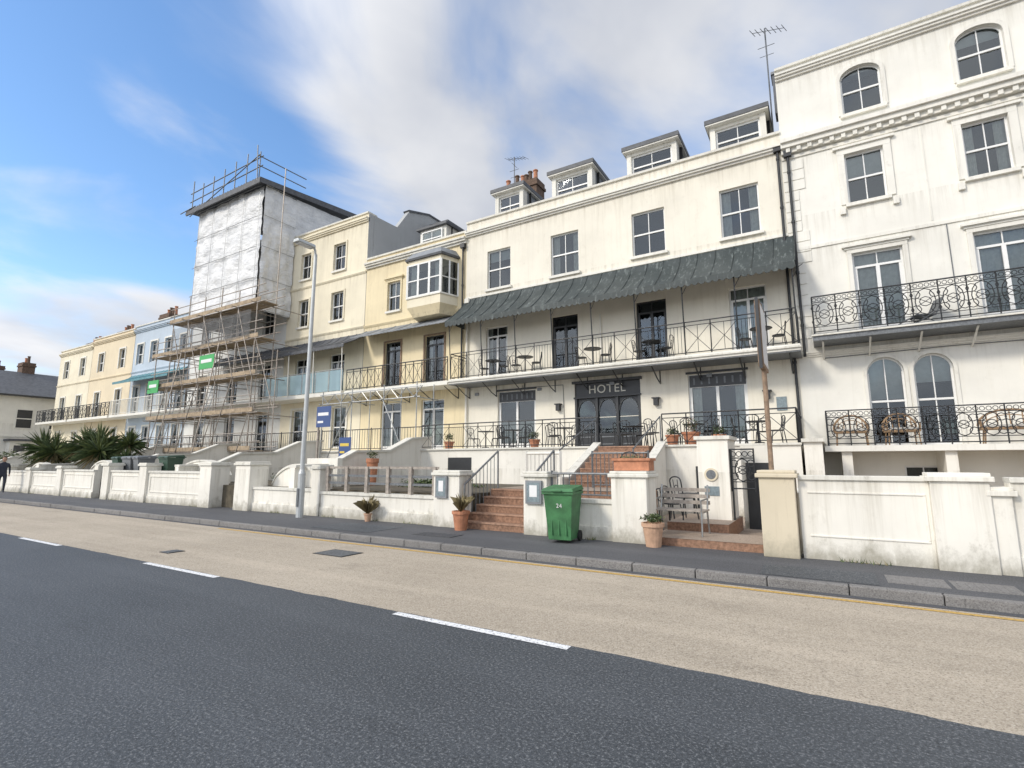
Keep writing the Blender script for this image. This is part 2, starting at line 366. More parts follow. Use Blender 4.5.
def rail_scroll(b,x0,x1,y,z0,h,mat="iron",pw=.62):
    n=max(1,round((x1-x0)/pw)); d=(x1-x0)/n
    b.box(x0,x1,y-.03,y+.03,z0+h-.03,z0+h,mat); b.cyl((x0,y,z0+.06),(x1,y,z0+.06),.015,mat,4); b.cyl((x0,y,z0+h-.2),(x1,y,z0+h-.2),.012,mat,4); b.cyl((x0,y,z0+.2),(x1,y,z0+.2),.01,mat,4)
    k=round((x1-x0)/.13)
    for i in range(k): b.ring((x0+(i+.5)*(x1-x0)/k,y,z0+h-.115),.055,.008,mat,7)
    for i in range(n+1): b.cyl((x0+d*i,y,z0),(x0+d*i,y,z0+h),.016,mat,4)
    for i in range(n):
        c=x0+d*(i+.5); zc=z0+.2+(h-.4)/2; R=(h-.4)/2
        b.ring((c,y,zc),R*.95,.012,mat,12,sx=.62); b.ring((c,y,zc),R*.35,.011,mat,8)
        for sx in(-1,1):
            for sz in(-1,1):
                b.ring((c+sx*d*.36,y,zc+sz*R*.55),R*.3,.011,mat,8); b.cyl((c,y,zc),(c+sx*d*.3,y,zc+sz*R*.3),.009,mat,4)
def canopy(b,x0,x1,yw,zw,ye,ze,mat,n=8,ribs=.55,val=.18,bend=.35):
    pts=[]
    for i in range(n+1):
        t=i/n; z=zw+(ze-zw)*(t**(1-bend) if bend>0 else t); pts.append((yw+(ye-yw)*t,z))
    th=.025
    for a,c in zip(pts,pts[1:]):
        b.quad((x0,a[0],a[1]),(x0,c[0],c[1]),(x1,c[0],c[1]),(x1,a[0],a[1]),mat)
        b.quad((x0,a[0],a[1]-th),(x1,a[0],a[1]-th),(x1,c[0],c[1]-th),(x0,c[0],c[1]-th),"iron_grey")
    k=max(1,round((x1-x0)/ribs))
    for i in range(k+1):
        x=x0+(x1-x0)*i/k; b.path([(x,p[0],p[1]+.01) for p in pts],.022,mat,4)
    if val:
        k=max(1,round((x1-x0)/.22))
        for i in range(k):
            xa=x0+(x1-x0)*i/k; xb=x0+(x1-x0)*(i+1)/k
            b.prism([(xa,ze+.01),(xa,ze-val*.7),(xa+(xb-xa)*.25,ze-val*.94),((xa+xb)/2,ze-val),(xa+(xb-xa)*.75,ze-val*.94),(xb,ze-val*.7),(xb,ze+.01)],ye-.012,ye+.012,mat)
    return pts
def bracket(b,x,y0,y1,z,h,mat="iron"):
    b.path([(x,y0,z-h),(x,y0-(y0-y1)*.35,z-h*.75),(x,y0-(y0-y1)*.75,z-h*.3),(x,y1,z-.02)],.025,mat,4); b.cyl((x,y0-.02,z-h),(x,y0-.02,z),.02,mat,4)
def downpipe(b,x,y,z0,z1,mat="iron",r=.045):
    b.cyl((x,y,z0),(x,y,z1),r,mat,8); b.box(x-.12,x+.12,y-.1,y+.1,z1,z1+.22,mat)
    z=z0+1
    while z<z1: b.cyl((x,y,z),(x,y,z+.08),r*1.35,mat,8); z+=1.8

# ------------------------------------------------------------ ground
def sheet(name,x0,x1,y0,y1,z,mat):
    b=B(); b.quad((x0,y0,z),(x1,y0,z),(x1,y1,z),(x0,y1,z),mat); return b.obj(name)
sheet("ground",-900,900,-900,900,-.015,"land")
b=B(); b.quad((-400,-7,-.001),(300,-7,-.001),(300,4.25,-.001),(-400,4.25,-.001),"asphalt"); b.quad((-400,4.25,-.001),(-60,4.25,-.001),(-60,4.43,-.001),(-400,4.43,-.001),"asphalt")
# slightly ragged edge where the dark surfacing laps over the pale lane
x=-60; vs=[]
while x<40:
    vs.append((x,4.43+.022*noise.noise(Vector((x*2.2,0,0)))+.014*noise.noise(Vector((x*11,3,0))))); x+=.07
for p,q in zip(vs,vs[1:]): b.quad((p[0],4.25,-.001),(q[0],4.25,-.001),(q[0],q[1],-.001),(p[0],p[1],-.001),"asphalt")
b.obj("road")
sheet("road_lane",-400,300,4.30,7.8,-.005,"lane")
b=B()
x=-15.0-5.45*12
while x<30:
    b.quad((x,4.31,.003),(x+2.05,4.31,.003),(x+2.05,4.41,.003),(x,4.41,.003),"line_white"); x+=5.45
b.obj("road_markings")
b=B(); b.quad((-13,7.46,-.001),(60,7.46,-.001),(60,7.55,-.001),(-13,7.55,-.001),"line_yellow"); b.obj("yellow_line")
b=B(); x=-120
while x<60:
    w=.91; b.box(x+.005,x+w-.005,7.8+random.uniform(-.006,.006),7.93,-.05,.11+random.uniform(-.006,.006),"kerb"); x+=w
b.obj("kerb",bevel=.015)
b=B(); b.box(-300,80,7.938,10.3,-.05,.108,"pave")
b.quad((-300,7.64,-.001),(80,7.64,-.001),(80,7.79,-.001),(-300,7.79,-.001),"pave"); b.obj("pavement")
def cover(name,x,y,w,d,z,frame,inner):
    b=B(); b.box(x,x+w,y,y+d,z-.03,z+.004,frame); b.box(x+.03,x+w-.03,y+.03,y+d-.03,z-.03,z+.007,inner)
    k=int(w/.09)
    for i in range(k): b.box(x+.05+i*.09,x+.1+i*.09,y+.05,y+d-.05,z,z+.011,inner)
    b.obj(name)
cover("manhole_cover",-8.0,6.35,.75,.5,0,"iron","iron_grey")
cover("manhole_cover",.55,8.25,.62,.55,.108,"kerb","kerb"); cover("manhole_cover",1.22,8.25,.62,.55,.108,"kerb","kerb"); cover("manhole_cover",-7.6,8.5,1.0,.5,.108,"iron","pave")
cover("manhole_cover",3.2,8.3,.8,.6,.108,"iron","iron_grey"); cover("manhole_cover",-10.5,5.0,.3,.3,0,"iron","iron_grey")
b=B(); b.quad((-.9,8.0,.1125),(.45,8.0,.1125),(.45,8.8,.1125),(-.9,8.8,.1125),"asphalt"); b.quad((-10.5,8.2,.1125),(-8.6,8.2,.1125),(-8.6,9.3,.1125),(-10.5,9.3,.1125),"asphalt"); b.obj("pavement_patch")

# ------------------------------------------------------------ HOTEL
hx0,hx1=-14.0,-.5
H=House("seafront_hotel",hx0,hx1)
w2=[(-12.8,-11.55,9.5,11.35),(-9.5,-8.2,9.5,11.35),(-5.9,-4.6,9.6,11.4),(-2.6,-1.3,9.6,11.45)]
d1=[(-12.85,-11.7,5.22,7.7),(-9.5,-8.3,5.22,7.7),(-5.85,-4.7,5.22,7.75),(-2.5,-1.3,5.22,7.7)]
g0=[(-12.2,-10.3,2.12,4.7),(-8.5,-5.8,2.12,4.8),(-4.05,-2.1,2.12,4.75)]
facade(H,hx0,hx1,0,13.0,w2+d1+g0,"stucco_hotel"); body(H,13.0,"stucco_hotel"); parapet(H,13.0,"stucco_hotel")
cornice(H,12.3,.22,.22); 
H["trim"].box(hx0,hx1,18.96,19.02,9.22,9.32,"trim")
for o,c in zip(w2,["blind","sides","none","sides"]): window(H,o,cur=c); sill(H,o)
for o,c in zip(d1,["sides","none","none","full"]): window(H,o,"french",fm="frame_dark" if c=="none" else "frame_white",cur=c)
window(H,g0[0],"french",cur="half"); window(H,g0[2],"french",cur="sides")
for o in (g0[0],g0[2]): 
    H["windows"].box(o[0]+.04,o[1]-.04,19.08,19.10,o[3]-.47,o[3]-.04,"frame_dark")
    H["trim"].box(o[0]-.06,o[1]+.06,18.96,19.03,o[3]+.002,o[3]+.08,"frame_dark")
    for k in range(7): x=o[0]+.2+k*(o[1]-o[0]-.4)/6; H["windows"].box(x-.03,x+.03,19.07,19.08,o[3]-.38,o[3]-.14,"iron_grey")
o=g0[1]; b=H["entrance"]
b.box(o[0],o[1],19.06,19.12,4.2,4.8,"frame_dark"); b.box(o[0]-.08,o[1]+.08,18.9,19.05,4.74,4.84,"frame_dark"); b.box(o[0]-.03,o[1]+.03,18.95,19.058,4.14,4.2,"frame_dark")
for x in (o[0],o[0]+.88,o[0]+1.72,o[1]-.1): b.box(x,x+.1,19.0,19.12,2.12,4.14,"frame_dark")
for xa,xb in ((o[0]+.1,o[0]+.88),(o[0]+.98,o[0]+1.72),(o[0]+1.82,o[1]-.1)):
    b.box(xa,xb,19.05,19.1,2.12,2.75,"frame_dark"); 
    b.quad((xa,19.1,2.75),(xb,19.1,2.75),(xb,19.1,4.14),(xa,19.1,4.14),"glass")
    ap=archpts(xa+.02,xb-.02,3.6,4.08,8)
    for p,q in zip(ap,ap[1:]): b.cyl((p[0],19.06,p[1]),(q[0],19.06,q[1]),.022,"iron_grey",4)
    ap=archpts(xa,xb,3.6,4.08,8)
    for p,q in zip(ap,ap[1:]): b.quad((p[0],19.09,p[1]),(q[0],19.09,q[1]),(q[0],19.09,4.14),(p[0],19.09,4.14),"frame_dark")
    b.box(xa+.03,xb-.03,19.075,19.095,3.35,3.38,"gold"); b.box(xa+.12,xb-.12,19.03,19.05,2.3,2.34,"iron_grey"); b.box(xa+.12,xb-.12,19.03,19.05,2.58,2.62,"iron_grey")
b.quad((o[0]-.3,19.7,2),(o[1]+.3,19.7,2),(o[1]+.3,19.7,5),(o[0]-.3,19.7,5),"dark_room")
textobj("HOTEL","hotel_lettering",H.e,((o[0]+o[1])/2,19.05,4.47),.46,"gold")
b=H["balcony"]
b.box(hx0+.05,hx1+.1,17.72,19.0,5.02,5.22,"trim"); b.box(hx0+.02,hx1+.13,17.66,17.9,5.1,5.16,"coping")
b.box(hx0+.05,hx1+.1,17.74,18.99,4.98,5.015,"iron_grey")
for i in range(10): bracket(b,hx0+.3+i*(hx1-hx0-.5)/9,19.0,17.9,5.0,.5)
rb=H["balcony_railing"]; rail_x(rb,(hx0+.1,17.8),(hx1+.05,17.8),5.22,1.15,.85); rail_x(rb,(hx0+.1,17.8),(hx0+.1,18.95),5.22,1.15,.6); rail_x(rb,(hx1+.05,17.8),(hx1+.05,18.95),5.22,1.15,.6)
for i in range(9):
    x=hx0+.1+i*(hx1-hx0-.05)/8; rb.cyl((x,17.8,5.22),(x,17.62,7.75),.022,"iron",6)
    rb.path([(x,17.64,7.3),(x+.18,17.6,7.6),(x+.3,17.55,7.66)],.012,"iron")
cz=H["veranda_canopy"]
canopy(cz,hx0-.05,hx1+.15,18.98,9.2,17.5,7.78,"canopy_metal",n=10,ribs=.62,val=.24,bend=.28)
for x in (hx0-.04,hx1+.14):
    pts=[(18.98,9.2)]+[(18.98+(17.5-18.98)*i/8,9.2+(7.78-9.2)*((i/8)**.72)) for i in range(1,9)]+[(18.98,7.78)]
    n=len(pts); cz.add([(x,p[0],p[1]) for p in pts],[tuple(range(n))],"canopy_metal")
downpipe(H["pipes"],-.62,18.92,2,12.3); H["pipes"].cyl((-7.3,18.94,5.3),(-7.3,18.94,7.5),.03,"trim"); downpipe(H["pipes"],-13.85,18.92,2,9,"trim",.04)
H["pipes"].path([(-10.9,18.97,4.9),(-10.9,18.97,4.78),(-9.0,18.97,4.76),(-8.95,18.97,2.5)],.012,"iron_grey"); H["pipes"].path([(-13.0,18.97,9.0),(-7,18.97,9.03),(-1,18.97,9.0)],.01,"iron_grey")
for x in (-9.2,-5.2,-1.5): H["fixtures"].box(x-.08,x+.08,18.82,19.0,3.7,3.95,"iron"); H["fixtures"].box(x-.14,x+.14,18.8,19.0,3.95,3.99,"iron")
H["fixtures"].box(-1.25,-.95,18.97,19.01,3.3,3.75,"notice")
for x in (-13.3,-10.1,-6.9,-3.3): H["fixtures"].box(x-.09,x+.09,18.94,19.01,4.6,4.72,"lead"); 
for (xa,xb,yy) in ((-13.1,-11.5,20.1),(-9.95,-7.95,20.1),(-6.35,-4.25,20.1),(-2.95,-.95,20.1)):
    b=H["dormers"]; b.box(xa,xa+.2,yy,yy+.4,12.8,14.74,"trim"); b.box(xb-.2,xb,yy,yy+.4,12.8,14.74,"trim")
    b.box(xa+.02,xa+.18,yy+.4,yy+2,12.8,14.74,"lead"); b.box(xb-.18,xb-.02,yy+.4,yy+2,12.8,14.74,"lead")
    b.box(xa+.2,xb-.2,yy+.02,yy+.2,12.8,13.5,"trim"); b.box(xa+.2,xb-.2,yy+.02,yy+.2,14.6,14.74,"trim")
    b.box(xa-.12,xb+.12,yy-.2,yy+2.2,14.74,14.80,"trim"); b.box(xa-.15,xb+.15,yy-.23,yy+2.2,14.80,14.98,"slate")
    window(H,(xa+.2,xb-.2,13.5,14.6),"sash",y=yy,cur="none",ft=.07)
H["roof"].prismx([(19.7,12.6),(20.9,13.2),(22.4,14.3),(28.5,14.6),(28.5,12.6)],hx0+.1,hx1-.1,"slate")
H.finish()
def chimney(name,x0,x1,y0,y1,z0,z1,pots,mat="chimney_brick"):
    e=empty(name,((x0+x1)/2,(y0+y1)/2,z0)); b=B()
    b.box(x0,x1,y0,y1,z0,z1-.4,mat); b.box(x0-.07,x1+.07,y0-.07,y1+.07,z1-.4,z1-.25,mat); b.box(x0-.02,x1+.02,y0-.02,y1+.02,z1-.25,z1,mat); b.obj("stack",e)
    p=B()
    for i in range(pots):
        cx=x0+(x1-x0)*(i+.5)/pots; p.lathe((cx,(y0+y1)/2,z1),[(.13,0),(.16,.04),(.12,.12),(.11,.5+.12*(i%2)),(.15,.55+.12*(i%2)),(.13,.6+.12*(i%2)),(.09,.6+.12*(i%2))],"chimney_brick" if i%3 else "terracotta",10)
    p.obj("pots",e)
chimney("chimney",-14.3,-12.0,22.4,23.3,12.5,16.6,4); chimney("chimney",-14.0,-13.0,23.5,24.5,12.5,17.4,2)
def aerial(name,x,y,z0,z1,L=1.2,n=7):
    e=empty(name,(x,y,z0)); b=B(); b.cyl((x,y,z0),(x,y,z1),.028,"iron_grey",6); b.cyl((x-L*.4,y-.1,z1-.1),(x+L*.6,y+.3,z1-.05),.014,"iron_grey",4)
    for i in range(n):
        t=i/(n-1); cx=x-L*.4+L*t; cy=y-.1+.4*t; b.cyl((cx-.08,cy-.22,z1-.1+.05*t),(cx+.08,cy+.22,z1-.1+.05*t),.012,"iron_grey",4)
    b.cyl((x-.3,y,z1-.8),(x+.3,y,z1-.8),.014,"iron_grey",4); b.cyl((x-.25,y,z1-1.2),(x+.25,y,z1-1.2),.012,"iron_grey",4); b.cyl((x,y-.3,z1-.5),(x,y+.3,z1-.5),.012,"iron_grey",4); b.obj("mast_and_elements",e)
aerial("tv_aerial",-.75,20.6,12.9,18.6,1.1); aerial("tv_aerial",-13.6,22.8,16.3,18.5,.9)
b=B(); b.box(-.62,-.3,20.2,20.8,14.6,16.2,"slate"); b.box(-.66,-.26,20.15,20.85,16.2,16.3,"lead"); b.obj("flue_stack")

# ------------------------------------------------------------ HOUSE A (right, tall)
ax0,ax1=-.5,13.0
A=House("white_stucco_townhouse",ax0,ax1)
t3=[(c-.55,c+.55,12.98,14.62,.36) for c in (1.93,4.9,7.9,10.9)]
t2=[(c-.52,c+.52,9.88,11.6) for c in (1.8,4.75,7.8,10.8)]
t1=[(c-.65,c+.65,5.5,8.2) for c in (1.86,4.8,7.85,10.8)]
gr=[(1.28,2.2,2.1,4.78,.46),(2.42,3.34,2.1,4.78,.46),(7.4,8.32,2.1,4.78,.46),(8.54,9.46,2.1,4.78,.46),(4.9,6.0,2.1,4.78,.46)]
bs=[(1.95,2.85,.3,1.52),(8,9,.3,1.52)]
facade(A,ax0,ax1,0,15.4,t3+t2+t1+gr+bs,"stucco_white"); body(A,15.4,"stucco_white"); parapet(A,15.4,"stucco_white")
cornice(A,14.98,.22,.2); cornice(A,12.12,.46,.36,dentils=True); cornice(A,4.98,.16,.12)
A["trim"].box(ax0,ax1,18.95,19.02,11.95,12.05,"trim")
A["trim"].box(ax0,ax1,18.96,19.02,8.62,8.72,"trim")
for o,c in zip(t3,["none","blind","none","blind"]): window(A,o,cur=c); surround(A,o,w=.12); sill(A,o)
for o,c in zip(t2,["blind","sides","none","blind"]): window(A,o,cur=c); surround(A,o,w=.2,head=False); sill(A,o); A["trim"].box(o[0]-.3,o[1]+.3,18.88,19.02,o[3]+.2,o[3]+.28,"trim")
for o in t2:
    for x in (o[0]-.25,o[1]+.1): A["trim"].box(x,x+.15,18.9,19.0,o[2]-.33,o[2]-.11,"trim")
for o,c in zip(t1,["full","full","sides","full"]): window(A,o,"french",cur=c); surround(A,o,w=.13,head=True)
for o in gr: window(A,o,"french" if o[0]==4.9 else "sash",cur="blind"); surround(A,o,w=.09,p=.04)
for o in bs: window(A,o,cur="none")
z=5.6
while z<11.6:
    A["trim"].box(ax0+.004,ax0+(.62 if int(z*10)%2 else .42),18.97,19.02,z,z+.34,"stucco_white"); z+=.37
for c in (3.3,6.3,9.3): A["trim"].box(c-.02,c+.02,18.985,19.02,8.8,11.9,"trim")
b=A["balcony"]; b.box(-.05,12.9,17.92,19.0,5.28,5.5,"iron_grey"); b.box(-.08,12.9,17.86,18.0,5.42,5.47,"coping")
for i in range(11): bracket(b,.2+i*1.2,19,18.05,5.28,.42,"trim")
rail_scroll(A["balcony_railing"],0,12.8,17.95,5.5,1.18); rail_x(A["balcony_railing"],(0,17.95),(0,18.95),5.5,1.15,.5)
b=A["terrace"]; b.box(.0,12.9,17.45,19.0,1.92,2.08,"trim"); 
for i in range(6): b.box(.4+i*2.3,.65+i*2.3,17.6,19,0,1.92,"wall_white")
rail_scroll(A["terrace_railing"],.1,12.8,17.52,2.08,1.02,pw=.55); rail_x(A["terrace_railing"],(.1,17.52),(.1,18.95),2.08,1,.5)
A["trim"].box(-.48,-.05,15.9,18.99,0,2.15,"wall_white"); A["trim"].box(-.53,0,15.8,18.98,2.15,2.24,"coping")
downpipe(A["pipes"],-.32,18.9,5,12)
A["pipes"].path([(.2,18.97,4.9),(3.4,18.96,4.94),(6.5,18.97,4.9)],.012,"iron_grey"); A["pipes"].path([(3.6,18.96,8.6),(3.62,18.96,5.6)],.012,"iron_grey")
A.finish()
b=B(); b.box(2.0,4.5,21,22.2,15,16.2,"stucco_grey"); b.box(1.9,4.6,20.9,22.3,16.2,16.32,"slate"); b.obj("roof_tank_housing")
chimney("chimney",9,11,22,23,15,17.5,4)

# ------------------------------------------------------------ HOUSE B (yellow with oriel)
bx0,bx1=-20.75,-14.0
Bq=House("yellow_townhouse",bx0,bx1)
o2=(-19.1,-18.2,9.42,11.0); bd=[(-19.15,-18.05,5.22,7.75),(-16.45,-15.25,5.22,7.75)]; bg=[(-19.3,-17.9,2.12,4.6),(-16.6,-15.2,2.12,4.6)]
facade(Bq,bx0,bx1,0,12.6,[o2]+bd+bg,"stucco_yellow"); body(Bq,12.6,"stucco_grey"); parapet(Bq,12.6,"stucco_yellow"); cornice(Bq,12.05,.3,.25,"coping")
cornice(Bq,8.75,.12,.08,"stucco_yellow")
window(Bq,o2,cur="blind"); sill(Bq,o2); surround(Bq,o2,w=.1,mat="stucco_yellow")
for o in bd: window(Bq,o,"french",cur="sides",fm="frame_dark"); surround(Bq,o,w=.08,mat="wood",head=False)
for o in bg: window(Bq,o,"french",cur="half")
b=Bq["oriel"]; X0,X1=-17.15,-14.5; Y1=18.05; cx0,cx1=X0+.3,X1-.3
def hexp(s0,s1,za,zb,m):
    lo=[(X0-s0,19,za),(cx0-s0,Y1-s0,za),(cx1+s0,Y1-s0,za),(X1+s0,19,za)]; hi=[(X0-s1,19,zb),(cx0-s1,Y1-s1,zb),(cx1+s1,Y1-s1,zb),(X1+s1,19,zb)]
    b.add(lo+hi,[(0,1,5,4),(1,2,6,5),(2,3,7,6),(3,2,1,0),(4,5,6,7)],m)
hexp(-.22,0,8.55,9.0,"stucco_yellow"); hexp(0,0,9.0,9.45,"stucco_cream"); hexp(.05,.05,9.43,9.5,"trim")
hexp(0,0,11.15,11.35,"stucco_cream"); hexp(.1,.12,11.35,11.45,"slate"); hexp(.1,-.15,11.45,11.8,"lead")
for (p,q) in (((X0,19),(cx0,Y1)),((cx1,Y1),(X1,19))):
    b.quad((p[0],p[1],9.5),(q[0],q[1],9.5),(q[0],q[1],11.15),(p[0],p[1],11.15),"glass")
    for t in (0,.5,1):
        x=p[0]+(q[0]-p[0])*t; y=p[1]+(q[1]-p[1])*t; b.cyl((x,y,9.5),(x,y,11.15),.05,"frame_white",4)
    b.cyl((p[0],p[1],10.3),(q[0],q[1],10.3),.03,"frame_white",4)
b.quad((cx0,Y1,9.5),(cx1,Y1,9.5),(cx1,Y1,11.15),(cx0,Y1,11.15),"glass")
for i in range(4):
    x=cx0+(cx1-cx0)*i/3; b.box(x-.06,x+.06,Y1-.03,Y1+.05,9.5,11.15,"frame_white")
b.box(cx0,cx1,Y1-.02,Y1+.03,10.28,10.34,"frame_white"); b.box(cx0,cx1,Y1-.02,Y1+.03,9.5,9.56,"frame_white"); b.box(cx0,cx1,Y1-.02,Y1+.03,11.08,11.15,"frame_white")
b.quad((X0+.1,18.95,9.5),(X1-.1,18.95,9.5),(X1-.1,18.95,11.15),(X0+.1,18.95,11.15),"dark_room")
for x in (cx0+.1,cx1-.45): b.quad((x,Y1+.15,9.5),(x+.35,Y1+.15,9.5),(x+.35,Y1+.15,11.1),(x,Y1+.15,11.1),"curtain")
canopy(Bq["hood"],bx0+.2,bx1-.2,18.98,8.55,17.9,8.0,"lead",n=5,ribs=1.1,val=.08,bend=.15)
b=Bq["balcony"]; b.box(bx0+.1,bx1-.05,17.75,19,5.02,5.2,"trim"); rail_x(Bq["balcony_railing"],(bx0+.15,17.82),(bx1-.1,17.82),5.2,1.08,.5,r=.016,bars=False)
for i in range(5): bracket(b,bx0+.4+i*1.5,19,17.95,5.0,.45)
b=Bq["dormer"]; b.box(-18.2,-16.4,20.4,22,12,14.2,"trim"); b.box(-18.35,-16.25,20.2,22.2,14.2,14.32,"slate"); window(Bq,(-18.0,-16.6,13.1,14.05),y=20.18,cur="none")
downpipe(Bq["pipes"],-14.15,18.9,5.3,11.8,"iron")
Bq.finish()
b=B()
for z in (4.35,4.8): b.cyl((-20.6,16.3,z),(-14.3,16.3,z),.026,"galv")
for k in range(14):
    x=-20.5+k*.45; b.cyl((x,16.3,4.35 if k%2 else 4.8),(x+.45,16.3,4.8 if k%2 else 4.35),.02,"galv",5)
for x in (-20.4,-18.4,-16.4,-14.5):
    for y in (16.3,17.4): b.cyl((x,y,.85 if y<16.5 else 2.1),(x,y,5.0),.026,"galv")
    b.cyl((x,16.1,4.35),(x,17.7,4.35),.024,"galv")
b.cyl((-20.4,16.26,.9),(-18.4,16.26,4.3),.024,"galv"); b.cyl((-14.5,16.26,.9),(-16.4,16.26,4.3),.024,"galv"); b.obj("lattice_beam_propping")
# ------------------------------------------------------------ HOUSE C (cream, taller)
cx0_,cx1_=-27.5,-20.78
C=House("cream_townhouse",cx0_,cx1_)
cw=[(-23.5,-22.5,12.5,14.1),(-26.4,-25.5,12.5,14.1),(-23.5,-22.5,9.55,11.2),(-26.4,-25.5,9.55,11.2)]
cd=[(-26.4,-25.2,5.22,7.6),(-23.4,-22.2,5.22,7.6)]; cg=[(-26.4,-25.1,2.12,4.6),(-22.95,-21.85,2.4,4.6)]
facade(C,cx0_,cx1_,0,15.4,cw+cd+cg,"stucco_cream"); body(C,15.4,"stucco_grey"); parapet(C,15.4,"stucco_cream"); cornice(C,14.9,.25,.2,"stucco_cream"); cornice(C,11.9,.12,.08,"stucco_cream"); cornice(C,8.8,.12,.08,"stucco_cream")
for o in cw: window(C,o,cur="none"); sill(C,o); surround(C,o,w=.1,head=False,mat="stucco_cream")
for o in cd: window(C,o,"french")
for o in cg: window(C,o,cur="blind"); surround(C,o,w=.12,head=False)
canopy(C["veranda_canopy"],cx0_,cx1_+.1,18.98,8.5,17.6,7.65,"slate",n=6,ribs=.6,val=.18)
b=C["balcony"]; b.box(cx0_+.05,cx1_-.05,17.7,19,5.02,5.22,"trim")
for i in range(6):
    x=cx0_+.2+i*1.08; b.box(x+.04,x+1.02,17.79,17.81,5.27,6.35,"glass_blue"); b.cyl((x,17.8,5.22),(x,17.8,6.4),.025,"galv",6)
b.cyl((cx0_+.2,17.8,6.4),(cx1_-.1,17.8,6.4),.025,"galv",6)
for x in (cx0_+.1,cx0_+2.3,cx0_+4.4,cx1_-.1): b.cyl((x,17.75,5.22),(x,17.68,7.7),.03,"trim",6)
C.finish()
b=B(); e=empty("party_wall_and_attic",(-20.9,22,12))
b.prismx([(19.4,15.4),(21.2,15.45),(22.2,16.9),(24.0,17.4),(27.5,17.4),(27.5,12),(19.4,12)],-21.1,-20.76,"stucco_grey")
b.prismx([(22.1,16.95),(24.0,17.5),(27.5,17.5),(27.5,17.4),(24.0,17.4),(22.2,16.85)],-21.2,-20.7,"slate")
b.box(-20.6,-19.4,24.2,27,12,16.6,"lead"); b.box(-20.7,-19.2,24.0,27.2,16.6,16.75,"slate"); b.obj("walls",e)
# ------------------------------------------------------------ HOUSE D (scaffolded)
D=House("scaffolded_townhouse",-34.2,-27.5)
dw=[(-33.3,-32.2,z,z+h) for z,h in((9.5,1.8),(5.22,2.4),(2.12,2.4))]+[(-29.9,-28.8,z,z+h) for z,h in((9.5,1.8),(5.22,2.4),(2.12,2.4))]
facade(D,-34.2,-27.5,0,15.5,dw,"stucco_pale"); body(D,15.5,"stucco_pale"); parapet(D,15.5,"stucco_pale")
for o in dw: window(D,o,cur="none")
canopy(D["veranda_canopy"],-34.2,-27.6,18.98,8.5,17.7,7.7,"slate",n=5,val=.15); D["balcony"].box(-34.1,-27.6,17.75,19,5.02,5.2,"trim")
D.finish()
S=empty("scaffolding",(-32,16.5,0)); b=B()
ys=(15.9,17.0)
xs=[-36.1+i*1.74 for i in range(7)]
for i,x in enumerate(xs):
    for y in ys:
        top=8.6 if x<-34.5 else (11.2 if (y<16.5) else 17.9)
        b.cyl((x,y,0),(x,y,top+random.uniform(-.2,.8)),.03,"scaff",6)
lev=[2.2,4.2,6.2,8.2,10.2]
for z in lev:
    xl=xs[0]-.5 if z<8.5 else -34.8
    for y in ys:
        for dz in (0,.95,.5): b.cyl((xl,y,z+dz),(xs[-1]+.5+random.uniform(0,.6),y,z+dz),.026,"scaff",6)
    for x in xs:
        if x>xl: b.cyl((x,ys[0]-.4,z-.04),(x,18.9,z-.04),.026,"scaff",6)
    for k in range(4):
        a=xl; 
        while a<xs[-1]+.2:
            l=random.uniform(2.2,3.9); e_=min(a+l,xs[-1]+.4); b.box(a,e_-.02,15.95+k*.24+random.uniform(-.01,.01),16.17+k*.24,z+.01+random.uniform(0,.02),z+.05,"board"); a+=l
    b.box(xl,xs[-1]+.3,15.86,15.885,z+.05,z+.27,"board")
for i,(xa,xb) in enumerate(zip(xs,xs[1:])):
    b.cyl((xa,15.85,0 if i%2 else 2.2),(xb,15.85,4.2 if i%2 else 6.2),.026,"scaff",6)
    if i: b.cyl((xb,15.85,6.2),(xa,15.85,10.2),.026,"scaff",6)
for x in (-25.6,-23.9): b.cyl((x,16.1,0),(x,16.1,7.4),.028,"scaff"); b.cyl((x,16.1,4.2),(x-1.7,15.9,8.2),.026,"scaff")
for z in (2.4,4.4): b.cyl((-26,16.1,z),(-23.5,16.1,z),.026,"scaff")
b.cyl((-29.0,14.6,0),(-29.0,15.9,8.5),.03,"scaff"); b.cyl((-33.0,14.6,0),(-33.0,15.9,8.5),.03,"scaff")
for x in (-31,-35): 
    for dx in(0,.4): b.cyl((x+dx,15.9,2.2),(x+dx+.5,16.6,6.4),.025,"galv",4)
    for k in range(14): t=k/14; b.cyl((x+.5*t,15.9+.7*t,2.2+4.2*t),(x+.4+.5*t,15.9+.7*t,2.2+4.2*t),.015,"galv",4)
for z in (18.9,19.5):
    b.cyl((-34.9,16.4,z-.2),(-27.0,16.4,z),.032,"iron_grey"); b.cyl((-27.2,16.2,z),(-27.2,19.5,z+.1),.032,"iron_grey")
for x in (-34.6,-33.4,-32.2,-31,-29.8,-28.6,-27.3): b.cyl((x,16.4,17.9),(x,16.4,19.6+.3*((x*7)%2)),.032,"iron_grey")
b.cyl((-27.3,16.3,18),(-27.5,16.3,20.3),.032,"iron_grey")
b.cyl((-34.6,16.3,17.6),(-27.2,16.3,19.6),.03,"iron_grey")
for i in range(6): b.cyl((-35.6,16.2+.3*i,18.0+.12*i),(-34,16.3+.3*i,18.2+.1*i),.03,"iron_grey")
b.obj("tubes_and_boards",S)
def sheetpanel(b,fn,nu,nv,mat):
    vs=[];
    for j in range(nv+1):
        for i in range(nu+1): vs.append(fn(i/nu,j/nv))
    b.add(vs,[(j*(nu+1)+i,j*(nu+1)+i+1,(j+1)*(nu+1)+i+1,(j+1)*(nu+1)+i) for j in range(nv) for i in range(nu)],mat)
